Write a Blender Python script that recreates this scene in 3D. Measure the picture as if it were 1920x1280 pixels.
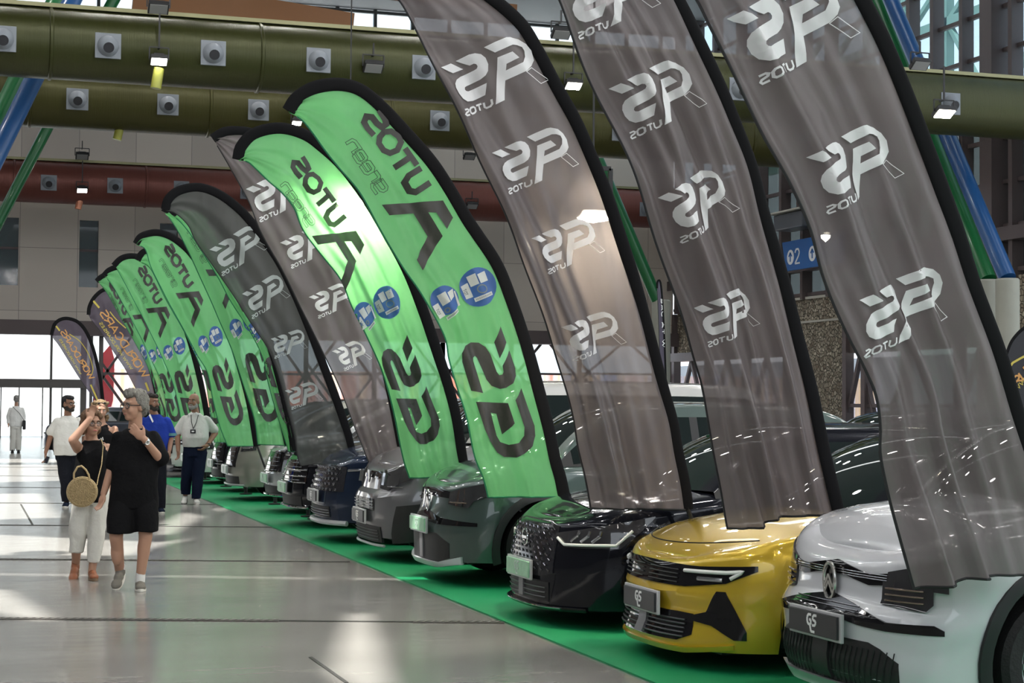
import bpy, bmesh, math, random
import numpy as np
from mathutils import Vector, Matrix
for _o in list(bpy.data.objects): bpy.data.objects.remove(_o)
S = bpy.context.scene
COL = S.collection
# ------------------------------------------------------------ camera
FPX = 3250.0; YAW = math.atan(1038/FPX); PITCH = math.atan(115/FPX); ROLL = .008; EYE = 1.64
_fw = Vector((math.sin(YAW)*math.cos(PITCH), math.cos(YAW)*math.cos(PITCH), math.sin(PITCH)))
_r0 = Vector((math.cos(YAW), -math.sin(YAW), 0)); _u0 = _r0.cross(_fw)
_rt = _r0*math.cos(ROLL)+_u0*math.sin(ROLL); _up = -_r0*math.sin(ROLL)+_u0*math.cos(ROLL)
cam = bpy.data.objects.new('camera', bpy.data.cameras.new('camera')); COL.objects.link(cam)
cam.matrix_world = Matrix(((_rt.x,_up.x,-_fw.x,0),(_rt.y,_up.y,-_fw.y,0),(_rt.z,_up.z,-_fw.z,EYE),(0,0,0,1)))
cam.data.sensor_width = 36; cam.data.lens = FPX/1920*36; cam.data.clip_end = 500; cam.data.clip_start = .1
S.camera = cam
def ray(x, y): return _fw+_rt*((x-960)/FPX)-_up*((y-640)/FPX)
def atY(x, y, Y):
    d = ray(x, y); return Vector((0,0,EYE))+d*(Y/d.y)
def atX(x, y, X):
    d = ray(x, y); return Vector((0,0,EYE))+d*(X/d.x)
def ground(x, y, z=0):
    d = ray(x, y); return Vector((0,0,EYE))+d*((z-EYE)/d.z)
# ------------------------------------------------------------ world, sun, exposure
W = bpy.data.worlds.new('daylight'); S.world = W; W.use_nodes = True
_bg = W.node_tree.nodes['Background']; _bg.inputs[0].default_value = (.86,.93,1,1); _bg.inputs[1].default_value = 1.5
SUN_DIR = Vector((.46,.16,-.87)).normalized()
_s = bpy.data.lights.new('sun','SUN'); _s.energy = 12; _s.angle = math.radians(.6); _s.color = (1,.96,.9)
sun = bpy.data.objects.new('sun', _s); COL.objects.link(sun); sun.location = (-20,-10,40)
sun.rotation_euler = SUN_DIR.to_track_quat('-Z','Y').to_euler()
S.view_settings.view_transform = 'Standard'; S.view_settings.look = 'None'
S.view_settings.gamma = 1; S.view_settings.use_curve_mapping = False
S.view_settings.exposure = .48
# ------------------------------------------------------------ materials
MATS = {}
def mat(name, col=(.5,.5,.5), rough=.5, metal=0, coat=0, spec=.5, emit=0, alpha=1, trans=0, noise=0, nscale=8, bump=0, bscale=60, sheen=0, stretch=None, ecol=None, ior=1.45):
    if name in MATS: return MATS[name]
    m = bpy.data.materials.new(name); m.use_nodes = True; nt = m.node_tree; b = nt.nodes['Principled BSDF']
    c = (col[0],col[1],col[2],1)
    b.inputs['Base Color'].default_value = c; b.inputs['Roughness'].default_value = rough
    b.inputs['Metallic'].default_value = metal; b.inputs['Coat Weight'].default_value = coat
    b.inputs['Coat Roughness'].default_value = .04
    b.inputs['Specular IOR Level'].default_value = spec; b.inputs['Alpha'].default_value = alpha
    b.inputs['Transmission Weight'].default_value = trans; b.inputs['IOR'].default_value = ior
    if sheen: b.inputs['Sheen Weight'].default_value = sheen
    if emit:
        b.inputs['Emission Color'].default_value = (*(ecol or col),1); b.inputs['Emission Strength'].default_value = emit
    tc = nt.nodes.new('ShaderNodeTexCoord'); mp = nt.nodes.new('ShaderNodeMapping')
    nt.links.new(tc.outputs['Object'], mp.inputs[0])
    if stretch: mp.inputs['Scale'].default_value = stretch
    n = nt.nodes.new('ShaderNodeTexNoise'); n.inputs['Scale'].default_value = nscale; n.inputs['Detail'].default_value = 5
    nt.links.new(mp.outputs[0], n.inputs['Vector'])
    mx = nt.nodes.new('ShaderNodeMix'); mx.data_type = 'RGBA'; k = noise or .03
    mx.inputs[6].default_value = tuple(max(0,v*(1-k)) for v in col)+(1,); mx.inputs[7].default_value = tuple(min(1,v*(1+k)) for v in col)+(1,)
    nt.links.new(n.outputs[0], mx.inputs[0]); nt.links.new(mx.outputs[2], b.inputs['Base Color'])
    if bump:
        n2 = nt.nodes.new('ShaderNodeTexNoise'); n2.inputs['Scale'].default_value = bscale; n2.inputs['Detail'].default_value = 3
        nt.links.new(mp.outputs[0], n2.inputs['Vector'])
        bp = nt.nodes.new('ShaderNodeBump'); bp.inputs['Strength'].default_value = bump; bp.inputs['Distance'].default_value = .02
        nt.links.new(n2.outputs[0], bp.inputs['Height']); nt.links.new(bp.outputs[0], b.inputs['Normal'])
    MATS[name] = m; return m
def fabric(name, col, transp=.12, transl=.45, rough=.6):
    if name in MATS: return MATS[name]
    m = bpy.data.materials.new(name); m.use_nodes = True; nt = m.node_tree; N = nt.nodes; L = nt.links
    for n in list(N): N.remove(n)
    out = N.new('ShaderNodeOutputMaterial'); c = (*col,1)
    tc = N.new('ShaderNodeTexCoord'); nz = N.new('ShaderNodeTexNoise'); nz.inputs['Scale'].default_value = 2.5; nz.inputs['Detail'].default_value = 4
    L.new(tc.outputs['Object'], nz.inputs['Vector'])
    mx = N.new('ShaderNodeMix'); mx.data_type = 'RGBA'; mx.inputs[6].default_value = tuple(v*.85 for v in col)+(1,); mx.inputs[7].default_value = tuple(min(1,v*1.15) for v in col)+(1,)
    L.new(nz.outputs[0], mx.inputs[0])
    p = N.new('ShaderNodeBsdfPrincipled'); p.inputs['Roughness'].default_value = rough; L.new(mx.outputs[2], p.inputs['Base Color'])
    t = N.new('ShaderNodeBsdfTranslucent'); L.new(mx.outputs[2], t.inputs[0])
    a = N.new('ShaderNodeMixShader'); a.inputs[0].default_value = transl; L.new(p.outputs[0], a.inputs[1]); L.new(t.outputs[0], a.inputs[2])
    tr = N.new('ShaderNodeBsdfTransparent'); b = N.new('ShaderNodeMixShader'); b.inputs[0].default_value = transp
    tr.inputs[0].default_value = tuple(min(1,.35+.65*v) for v in col)+(1,)
    L.new(a.outputs[0], b.inputs[1]); L.new(tr.outputs[0], b.inputs[2]); L.new(b.outputs[0], out.inputs[0])
    mp = N.new('ShaderNodeMapping'); mp.inputs['Rotation'].default_value = (0,.35,0); mp.inputs['Scale'].default_value = (1,1,.4); L.new(tc.outputs['Object'], mp.inputs[0])
    wa = N.new('ShaderNodeTexNoise'); wa.inputs['Scale'].default_value = 3.2; wa.inputs['Detail'].default_value = 1.5; wa.inputs['Distortion'].default_value = .6; L.new(mp.outputs[0], wa.inputs['Vector'])
    wb = N.new('ShaderNodeTexVoronoi'); wb.inputs['Scale'].default_value = 3.2; wb.feature = 'SMOOTH_F1'; L.new(tc.outputs['Object'], wb.inputs['Vector'])
    wv = N.new('ShaderNodeMath'); wv.operation = 'MULTIPLY_ADD'; L.new(wb.outputs['Distance'], wv.inputs[0]); wv.inputs[1].default_value = .3; L.new(wa.outputs[0], wv.inputs[2])
    bp = N.new('ShaderNodeBump'); bp.inputs['Strength'].default_value = .85; bp.inputs['Distance'].default_value = .08
    L.new(wv.outputs[0], bp.inputs['Height']); L.new(bp.outputs[0], p.inputs['Normal']); L.new(bp.outputs[0], t.inputs['Normal'])
    MATS[name] = m; return m
def glass(name, col, op=.5, rough=.02):
    "thin tinted pane: partly see-through, glossy"
    if name in MATS: return MATS[name]
    m = bpy.data.materials.new(name); m.use_nodes = True; nt = m.node_tree; N = nt.nodes; L = nt.links
    for n in list(N): N.remove(n)
    out = N.new('ShaderNodeOutputMaterial'); tr = N.new('ShaderNodeBsdfTransparent'); tr.inputs[0].default_value = (*[1-(1-v)*.5 for v in col],1)
    p = N.new('ShaderNodeBsdfPrincipled'); p.inputs['Base Color'].default_value = (*col,1); p.inputs['Roughness'].default_value = rough
    a = N.new('ShaderNodeMixShader'); a.inputs[0].default_value = op
    L.new(tr.outputs[0], a.inputs[1]); L.new(p.outputs[0], a.inputs[2]); L.new(a.outputs[0], out.inputs[0])
    MATS[name] = m; return m
# ------------------------------------------------------------ mesh helpers
class MB:
    def __init__(s): s.v=[]; s.f=[]
    def add(s, vs, fs):
        k=len(s.v); s.v+= [tuple(p) for p in vs]; s.f+=[tuple(i+k for i in f) for f in fs]; return s
    def box(s, c, d, R=None):
        x,y,z=[q/2 for q in d]; P=[Vector((a,b,e)) for a in(-x,x) for b in(-y,y) for e in(-z,z)]
        if R is not None: P=[R@p for p in P]
        c=Vector(c); return s.add([p+c for p in P],[(0,1,3,2),(4,6,7,5),(0,4,5,1),(2,3,7,6),(0,2,6,4),(1,5,7,3)])
    def bar(s, a, b, w, h=None, up=(0,0,1)):
        a=Vector(a); b=Vector(b); d=b-a; L=d.length
        z=d.normalized(); u=Vector(up); 
        if abs(z.dot(u))>.98: u=Vector((0,1,0))
        x=u.cross(z).normalized(); y=z.cross(x); R=Matrix((x,y,z)).transposed()
        return s.box((a+b)/2,(w,h or w,L),R)
    def tube(s, pts, r, n=10, cap=True, flat=None):
        pts=[Vector(p) for p in pts]; m=len(pts)
        rr=r if isinstance(r,(list,tuple)) else [r]*m
        vs=[]; px=None
        for i,p in enumerate(pts):
            t=(pts[min(i+1,m-1)]-pts[max(i-1,0)])
            if t.length<1e-9: t=Vector((0,0,1))
            t.normalize()
            if px is None:
                a=Vector((0,1,0)) if abs(t.y)<.9 else Vector((1,0,0)); px=(a-t*a.dot(t)).normalized()
            else: px=(px-t*px.dot(t)).normalized()
            py=t.cross(px)
            fx,fy=(1,1) if flat is None else flat
            for k in range(n):
                q=2*math.pi*k/n; vs.append(p+px*(math.cos(q)*rr[i]*fx)+py*(math.sin(q)*rr[i]*fy))
        fs=[(i*n+k,i*n+(k+1)%n,(i+1)*n+(k+1)%n,(i+1)*n+k) for i in range(m-1) for k in range(n)]
        if cap: fs+= [tuple(range(n))[::-1], tuple(range((m-1)*n,m*n))]
        return s.add(vs,fs)
    def lathe(s, prof, axis='Z', c=(0,0,0), n=24):
        vs=[]; c=Vector(c)
        for r,h in prof:
            for k in range(n):
                q=2*math.pi*k/n; a,b=r*math.cos(q),r*math.sin(q)
                vs.append(c+Vector({'Z':(a,b,h),'Y':(a,h,b),'X':(h,a,b)}[axis]))
        m=len(prof)
        fs=[(i*n+k,i*n+(k+1)%n,(i+1)*n+(k+1)%n,(i+1)*n+k) for i in range(m-1) for k in range(n)]
        return s.add(vs,fs)
    def grid(s, rows, close=False):
        n=len(rows[0]); vs=[p for r in rows for p in r]
        fs=[(i*n+j,i*n+j+1,(i+1)*n+j+1,(i+1)*n+j) for i in range(len(rows)-1) for j in range(n-1)]
        if close: fs+=[(i*n+n-1,i*n,(i+1)*n,(i+1)*n+n-1) for i in range(len(rows)-1)]
        return s.add(vs,fs)
    def ball(s, c, r, n=14, R=None):
        if not isinstance(r,(tuple,list)): r=(r,r,r)
        c=Vector(c); rows=[]
        for i in range(n//2+1):
            p=math.pi*i/(n//2); rw=[]
            for k in range(n):
                q=2*math.pi*k/n; v=Vector((r[0]*math.sin(p)*math.cos(q),r[1]*math.sin(p)*math.sin(q),r[2]*math.cos(p)))
                rw.append(c+(R@v if R else v))
            rows.append(rw)
        return s.grid(rows,True)
    def prism(s, poly, a, b):
        "poly: list of points; a,b: offset vectors"
        n=len(poly); a=Vector(a); b=Vector(b)
        s.add([Vector(p)+a for p in poly]+[Vector(p)+b for p in poly],[tuple(range(n)),tuple(range(n,2*n))[::-1]]+[(i,(i+1)%n,n+(i+1)%n,n+i) for i in range(n)]); return s
    def mesh(s, name, merge=0):
        me=bpy.data.meshes.new(name); me.from_pydata(s.v,[],s.f)
        bm=bmesh.new(); bm.from_mesh(me)
        bmesh.ops.remove_doubles(bm,verts=bm.verts,dist=merge or 1e-5)
        bmesh.ops.recalc_face_normals(bm,faces=bm.faces); bm.to_mesh(me); bm.free(); return me
    def build(s, name, m, parent=None, smooth=True, angle=35, bevel=0, **kw):
        me=s.mesh(name); me.materials.append(m)
        o=bpy.data.objects.new(name,me); COL.objects.link(o)
        if smooth:
            for p in me.polygons: p.use_smooth=True
            try: me.set_sharp_from_angle(angle=math.radians(angle))
            except Exception: pass
        if bevel:
            b=o.modifiers.new('b','BEVEL'); b.width=bevel; b.segments=2; b.limit_method='ANGLE'
        if parent is not None: o.parent=parent
        tag(o,**kw); return o
def tag(o, label=None, cat=None, group=None, kind=None):
    if label: o['label']=label
    if cat: o['category']=cat
    if group: o['group']=group
    if kind: o['kind']=kind
    return o
def thing(name, loc=(0,0,0), rz=0, **kw):
    o=bpy.data.objects.new(name,None); o.empty_display_size=.2; COL.objects.link(o)
    o.location=loc; o.rotation_euler=(0,0,rz); tag(o,**kw); return o
def copy_tree(o, parent=None):
    c=o.copy(); COL.objects.link(c); c.parent=parent
    for ch in list(o.children): copy_tree(ch,c)
    return c
def interp(x, tab):
    return float(np.interp(x,[t[0] for t in tab],[t[1] for t in tab]))
def sm(x): x=max(0,min(1,x)); return x*x*(3-2*x)
def spline(pts, n):
    "Catmull-Rom resample of 2D/3D points by arc length"
    P=np.array([tuple(p) for p in pts],float); Q=np.vstack([2*P[0]-P[1],P,2*P[-1]-P[-2]]); out=[]
    for i in range(1,len(Q)-2):
        for t in np.linspace(0,1,12,endpoint=False):
            a,b,c,d=Q[i-1],Q[i],Q[i+1],Q[i+2]
            out.append(.5*((2*b)+(-a+c)*t+(2*a-5*b+4*c-d)*t*t+(-a+3*b-3*c+d)*t**3))
    out.append(P[-1]); out=np.array(out); L=np.r_[0,np.cumsum(np.linalg.norm(np.diff(out,axis=0),axis=1))]
    s=np.linspace(0,L[-1],n); return np.stack([np.interp(s,L,out[:,k]) for k in range(out.shape[1])],1)
# ============================================================ HALL
# floor: polished concrete
def floor_mat():
    m=bpy.data.materials.new('polished_concrete'); m.use_nodes=True; nt=m.node_tree; N=nt.nodes; L=nt.links; b=N['Principled BSDF']
    tc=N.new('ShaderNodeTexCoord'); mp=N.new('ShaderNodeMapping'); mp.inputs['Rotation'].default_value=(0,0,YAW); mp.inputs['Scale'].default_value=(.35,1.2,1)
    L.new(tc.outputs['Object'],mp.inputs[0])
    n=N.new('ShaderNodeTexNoise'); n.inputs['Scale'].default_value=1.3; n.inputs['Detail'].default_value=8; n.inputs['Roughness'].default_value=.6; L.new(mp.outputs[0],n.inputs['Vector'])
    cr=N.new('ShaderNodeValToRGB'); cr.color_ramp.elements[0].position=.3; cr.color_ramp.elements[0].color=(.185,.18,.168,1); cr.color_ramp.elements[1].position=.7; cr.color_ramp.elements[1].color=(.24,.235,.22,1)
    L.new(n.outputs[0],cr.inputs[0]); L.new(cr.outputs[0],b.inputs['Base Color'])
    n2=N.new('ShaderNodeTexNoise'); n2.inputs['Scale'].default_value=6; n2.inputs['Detail'].default_value=4; L.new(mp.outputs[0],n2.inputs['Vector'])
    mr=N.new('ShaderNodeMapRange'); mr.inputs[3].default_value=.14; mr.inputs[4].default_value=.26; L.new(n2.outputs[0],mr.inputs[0]); L.new(mr.outputs[0],b.inputs['Roughness'])
    bp=N.new('ShaderNodeBump'); bp.inputs['Strength'].default_value=.05; bp.inputs['Distance'].default_value=.01; L.new(n2.outputs[0],bp.inputs['Height']); L.new(bp.outputs[0],b.inputs['Normal'])
    b.inputs['Specular IOR Level'].default_value=.75
    return m
YB=76.5; XR=32.5; ZROOF=19.5
MB().add([(-27,-25.5,0),(XR+1,-25.5,0),(XR+1,YB+.4,0),(-27,YB+.4,0)],[(0,1,2,3)]).build('floor',floor_mat(),kind='structure')
MB().add([(-60,YB+.4,-.01),(60,YB+.4,-.01),(60,150,-.01),(-60,150,-.01)],[(0,1,2,3)]).build('outdoor_pavement',mat('pavement',(.75,.74,.72),.8,noise=.08),kind='structure')
MB().box((56,30,-.2),(42,110,.3)).build('outdoor_ground',mat('pavement'),kind='structure')
# carpet runner under the cars
def carpet():
    b=MB(); xs=[3.92,30]; 
    b.box(((3.92+11.5)/2,16,.006),(11.5-3.92,42,.012)); 
    b.build('carpet',mat('green_carpet',(.006,.25,.09),.6,noise=.12,nscale=3,bump=.3,bscale=300,spec=.35),label='bright green exhibition carpet laid under the row of parked cars',cat='carpet')
carpet()
# drainage slots and joints across the floor
gm=mat('drain_grate',(.055,.05,.045),.6,metal=.4); jm=mat('floor_joint',(.03,.03,.028),.8)
def slot_mesh(D, x0, x1, w):
    "a line at depth D parallel to the image plane, from px x0 to x1"
    pa=Vector((math.sin(YAW),math.cos(YAW),0))*D; rr=Vector((math.cos(YAW),-math.sin(YAW),0))
    return pa+rr*((x0-960)/FPX*D), pa+rr*((x1-960)/FPX*D)
k=0
for D,x0,x1,w,grate in [(13,0,530,.1,1),(13,780,950,.1,1),(13,530,780,.05,0),(17.8,-100,365,.09,1),(17.8,365,660,.05,0),(22.6,-200,530,.07,0),(27.4,-200,450,.05,0),(32.2,-200,290,.05,0),(37,-200,250,.05,0),(41.8,-200,200,.05,0)]:
    a,b_=slot_mesh(D,x0,x1,w); a.z=b_.z=.003; mb=MB(); mb.bar(a,b_,w,.006,up=(0,1,0)) if False else None
    d=(b_-a).normalized(); nn=Vector((-d.y,d.x,0))*w/2; k+=1
    mb.prism([a-nn,b_-nn,b_+nn,a+nn],(0,0,-.002),(0,0,.002))
    if D<20: mb_=mb
    o=mb.build('floor_joint',jm if not grate else gm,kind='structure',smooth=False)
    if grate:
        g=MB(); L=(b_-a).length; q=.03
        for i in range(int(L/.06)):
            p=a+d*(i*.06); g.prism([p-nn*.9,p+d*.022-nn*.9,p+d*.05+nn*.9,p+d*.028+nn*.9],(0,0,.002),(0,0,.006))
        g.build('grate_slats',mat('grate_steel',(.14,.13,.12),.45,metal=.6),o,smooth=False)
for (xa,ya,xb,yb) in [(1222-640,1232,1290-640,1280),(39,945,62,985)]:
    a=ground(xa,ya); b_=ground(xb,yb); d=(b_-a).normalized(); nn=Vector((-d.y,d.x,0))*.012
    MB().prism([a-nn,b_-nn,b_+nn,a+nn],(0,0,.001),(0,0,.004)).build('floor_joint',jm,kind='structure',smooth=False)
# roof: solid slab with translucent roof-light strips and unseen gaps cut to shape the sun patches on the floor
def shift(p): return p-SUN_DIR*((ZROOF+.0)/-SUN_DIR.z)*1.0 if False else Vector((p.x-SUN_DIR.x*ZROOF/-SUN_DIR.z,p.y-SUN_DIR.y*ZROOF/-SUN_DIR.z,ZROOF))
PATCH=[[(650,1148),(700,1150),(745,1285),(600,1285)],
 [(290,985),(345,958),(385,968),(330,1000),(290,1005)],[(395,955),(430,948),(418,963)],
 [(-40,1000),(300,1016),(380,1005),(280,1030),(250,1042),(-40,1040)],
 [(-60,1074),(310,1078.5),(610,1083),(610,1085.5),(310,1081),(-60,1077)],[(650,1083),(1000,1087),(1000,1090),(650,1086)],
 [(-60,1105),(20,1105),(120,1165),(60,1165),(-60,1140)],[(-60,860),(180,860),(160,900),(-60,905)],[(-60,925),(80,925),(120,970),(-60,975)],
 [(560,1230),(575,1232),(640,1290),(600,1290)]]
def roof():
    cu=bpy.data.curves.new('roof','CURVE'); cu.dimensions='2D'; cu.fill_mode='BOTH'; cu.extrude=.08
    def sp(pts):
        s=cu.splines.new('POLY'); s.points.add(len(pts)-1)
        for q,p in zip(s.points,pts): q.co=(p[0],p[1],0,1)
        s.use_cyclic_u=True
    sp([(-26,-25),(XR+.3,-25),(XR+.3,YB+.3),(-26,YB+.3)])
    for pp in PATCH: sp([shift(ground(*q)) for q in pp])
    strips=[(-22,-20.4),(-16,-14.4),(13.5,14.1),(26,27.6)]
    for a,b in strips: sp([(a,-2),(b,-2),(b,YB-2),(a,YB-2)])
    o=bpy.data.objects.new('roof',cu); COL.objects.link(o); dg=bpy.context.evaluated_depsgraph_get()
    me=bpy.data.meshes.new_from_object(o.evaluated_get(dg)); bpy.data.objects.remove(o)
    r=bpy.data.objects.new('ceiling',me); COL.objects.link(r); r.location=(0,0,ZROOF); me.materials.clear(); me.materials.append(mat('roof_deck',(.2,.2,.21),.7)); r['kind']='structure'
    b=MB()
    for a,c in strips: b.box(((a+c)/2,YB/2-2,ZROOF+.1),(c-a+.1,YB,.03))
    m=fabric('roof_light_sheet',(.9,.93,.95),0,.85)
    b.build('trim_roof_light',m,kind='structure',smooth=False)
roof()
# ---- left wall and the wall behind the camera, the latter left open on top to add front light
pw=mat('plaster',(.16,.15,.14),.8)
MB().box((-26,YB/2-12,9.7),(.3,YB+25,19.4)).build('wall_left',pw,kind='structure',smooth=False)
MB().box((3,-25,4),(58,.3,8)).build('wall_front',pw,kind='structure',smooth=False)
# ---- back wall
wm=mat('wall_panels',(.5,.44,.38),.7,noise=.1,nscale=.6)
def wall_panel_mat(name, c1, c2, mortar, sx, sz, rot):
    m=bpy.data.materials.new(name); m.use_nodes=True; nt=m.node_tree; N=nt.nodes; L=nt.links; b=N['Principled BSDF']; b.inputs['Roughness'].default_value=.45
    tc=N.new('ShaderNodeTexCoord'); mp=N.new('ShaderNodeMapping'); mp.inputs['Rotation'].default_value=rot; L.new(tc.outputs['Object'],mp.inputs[0])
    br=N.new('ShaderNodeTexBrick'); br.offset=0; br.inputs['Color1'].default_value=(*c1,1); br.inputs['Color2'].default_value=(*c2,1); br.inputs['Mortar'].default_value=(*mortar,1)
    br.inputs['Scale'].default_value=1; br.inputs['Mortar Size'].default_value=.012; br.inputs['Brick Width'].default_value=sx; br.inputs['Row Height'].default_value=sz
    L.new(mp.outputs[0],br.inputs['Vector']); L.new(br.outputs[0],b.inputs['Base Color']); return m
bwm=wall_panel_mat('back_wall_panels',(.50,.44,.385),(.62,.55,.48),(.25,.22,.19),2.4,2.7,(math.pi/2,0,0))
steel=mat('brown_steel',(.11,.085,.085),.5,metal=.2,noise=.05)
def bw(x0,x1,z0,z1,name='wall_back',m=None,y=YB,t=.4): return MB().box(((x0+x1)/2,y+t/2,(z0+z1)/2),(x1-x0,t,z1-z0)).build(name,m or bwm,kind='structure',smooth=False)
def bx(px,py=620): return atY(px,py,YB).x
def bz(py,px=300): return atY(px,py,YB).z
ZL=bz(603,100)
wins=[(-8,32,415,540),(146,182,420,544),(297,330,425,548)]
zt,zb=bz(418),bz(542)
wl=[(-20,bx(-8))]; 
edges=[bx(-8),bx(32),bx(146),bx(182),bx(297),bx(331)]
bw(-26,XR,zt,14.6); bw(-26,XR,ZL,zb)
xs=[-26]+edges+[XR]
for i in range(0,len(xs),2): bw(xs[i],xs[i+1],zb,zt)
pane=glass('tinted_glass',(.035,.06,.065),.82,.05)
for i in (1,3,5):
    n_=i//2+1; o=bw(xs[i],xs[i+1],zb,zt,f'window_{n_}',pane,YB+.2,.03)
    MB().box(((xs[i]+xs[i+1])/2,YB+.15,zb+.55*(zt-zb)),(xs[i+1]-xs[i],.12,.1)).build('window_frame',steel,o)
# lintel beam over the entrance
MB().box(((-26+XR)/2,YB-.35,ZL-.28),(XR+26,.8,.62)).build('trim_lintel',steel,kind='structure',smooth=False)
# number 10 over the entrance bay
bk=mat('sign_black',(.02,.02,.02),.6)
# clerestory glazing high on the back wall
def clerestory():
    f=MB(); white=glass('clear_glass',(.8,.9,.95),.12)
    x=-26.
    while x<XR:
        f.box((x,YB-.1,17),(.14,.2,5)); x+=1.75
    for z in (14.6,15.75,16.9,18.05,19.3): f.box(((XR-26)/2,YB-.1,z),(XR+26,.16,.13))
    w=MB().box(((XR-26)/2,YB+.1,17),(XR+26,.02,5)).build('window_4',white,kind='structure',smooth=False)
    f.build('window_frame',mat('dark_frame',(.05,.055,.055),.5),w,smooth=False)
clerestory()
# entrance: glass doors and mullions, bays with cross bracing
fr=mat('door_frame_steel',(.10,.09,.085),.4,metal=.3); clear=glass('door_glass',(.75,.85,.9),.06)
def entrance():
    z1=bz(713,60); z2=bz(724,60); 
    b=MB(); b.box(((bx(-60)+bx(160))/2,YB-.1,(z1+z2)/2+.0),(bx(160)-bx(-60),.5,abs(z1-z2)+.12))
    for px,w in ((97,.1),(158,.25),(172,.12),(190,.14),(-30,.1)): b.box((bx(px),YB,ZL/2),(w,.3,ZL))
    for px in (4,38,82,118): b.box((bx(px),YB,z2/2),(.05,.08,z2))
    for px in (4,38,82,118): b.box((bx(px),YB-.06,1.0),(.04,.05,.9))
    d=MB().box(((bx(-60)+bx(190))/2,YB+.12,ZL/2),(bx(190)-bx(-60),.02,ZL)).build('door_1',clear,kind='structure',smooth=False)
    b.build('door_frame',fr,d,smooth=False)
entrance()
def brace(px0,px1,name):
    b=MB(); x0,x1=bx(px0),bx(px1); zm=bz(700,px0); za=bz(637,px0); zc=bz(765,px0); y=YB-.05
    for x in (x0,x1): b.box((x,y,ZL/2),(.18,.18,ZL))
    b.bar((x0,y,zm),(x1,y,zm),.1); b.bar((x0,y,zc),(x1,y,zc),.1)
    b.bar((x0,y,zm-.3),((x0+x1)/2,y,ZL-.3),.11); b.bar(((x0+x1)/2,y,ZL-.3),(x1,y,zm-.3),.11)
    b.bar((x0,y,zm),((x0+x1)/2,y,zc-.5),.11); b.bar(((x0+x1)/2,y,zc-.5),(x1,y,zm),.11); b.bar((x0,y,zm+.5),((x0+x1)*.5,y,zc),.11)
    g=MB().box(((x0+x1)/2,YB+.15,ZL/2),(x1-x0,.02,ZL)).build(name,clear,kind='structure',smooth=False)
    b.build('window_frame',steel,g,smooth=False)
for i,(a,c) in enumerate([(190,318),(318,446),(446,574),(574,702),(702,830),(830,958),(958,1086),(1086,1258)]): brace(a,c,f'window_{i+5}')
# outdoor hoarding seen through the glazing
def hoard():
    m=bpy.data.materials.new('painted_hoarding'); m.use_nodes=True; nt=m.node_tree; N=nt.nodes; L=nt.links; b=N['Principled BSDF']; b.inputs['Roughness'].default_value=.6
    tc=N.new('ShaderNodeTexCoord'); mp=N.new('ShaderNodeMapping'); mp.inputs['Scale'].default_value=(.14,.001,.001); L.new(tc.outputs['Object'],mp.inputs[0])
    nz=N.new('ShaderNodeTexNoise'); nz.inputs['Scale'].default_value=6; nz.inputs['Detail'].default_value=2; L.new(mp.outputs[0],nz.inputs['Vector'])
    cr=N.new('ShaderNodeValToRGB'); e=cr.color_ramp.elements; e[0].position=.38; e[0].color=(.8,.25,.16,1); e[1].position=.62; e[1].color=(.5,.55,.8,1)
    for p,c in ((.45,(.9,.72,.75,1)),(.5,(.85,.55,.3,1)),(.55,(.75,.72,.88,1))):
        q=e.new(p); q.color=c
    L.new(nz.outputs[0],cr.inputs[0]); L.new(cr.outputs[0],b.inputs['Base Color'])
    MB().box((9.7+17,YB+7,1.55),(14+28,.2,3.1)).build('hoarding',m,label='striped red, orange and lilac hoarding outdoors behind the braced glazing',cat='hoarding',smooth=False)
    MB().box((-6,YB+35,3.1),(34,4,6.2)).build('outdoor_building',mat('pale_facade',(.8,.8,.78),.8),label='pale low building outdoors beyond the glass entrance doors',cat='building',smooth=False)
    r=thing('feather_flag',(bx(172)+.25,YB+2.5,0),label='small red flag standing outdoors right of the entrance doors',cat='flag')
    pts=[(0,0,.3),(.1,0,2.3),(.35,0,3.6),(.75,0,4.1),(.95,0,3.4),(.9,0,1.6),(.6,0,.4)]
    MB().prism([Vector(p) for p in pts],(0,-.01,0),(0,.01,0)).build('sail',mat('red_cloth',(.75,.04,.05),.7),r,smooth=False)
    MB().tube([(0,0,0),(0,0,1),(.1,0,2.3)],.02).build('pole',bk,r)
hoard()
# wall lamps reflected in the stone: round wall luminaires on the back wall
lampm=mat('lamp_lens',(1,1,.96),.4,emit=40,ecol=(1,.97,.88)); lampw=mat('lamp_lens_warm',(1,1,.9),.4,emit=90,ecol=(1,.93,.72)); lampx=mat('lamp_lens_strong',(1,1,.9),.4,emit=280,ecol=(1,.92,.70)); lampf=mat('lamp_housing',(.03,.03,.032),.5,metal=.3)
def floodlight(p, label, size=.5, lens=None, tilt=.5, group='floodlights hanging from the ducts', rod=1.2, reach=.2):
    r=thing('floodlight',p,label=label,cat='lamp',group=group)
    R=Matrix.Rotation(tilt,3,'X')
    MB().box((0,0,0),(size,size*.7,.12),R).box(R@Vector((0,0,.1)),(size*.6,size*.4,.1),R).build('housing',lampf,r,bevel=.01)
    (MB().box(R@Vector((0,0,-.065)),(size*.86,size*.58,.02),R) if size>.25 else MB().lathe([(0,-.10),(size*.45,-.08),(size*.5,-.065),(0,-.06)],'Z')).build('lens',lens or lampm,r)
    MB().bar((-size*.55,0,0),(-size*.55,0,.3),.03).bar((size*.55,0,0),(size*.55,0,.3),.03).bar((-size*.55,0,.3),(size*.55,0,.3),.03).bar((0,0,.3),(0,0,.3+rod),.012 if rod>3 else .04).bar((0,0,.3),(0,reach,.3),.04).build('bracket',lampf,r)
    return r
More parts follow.
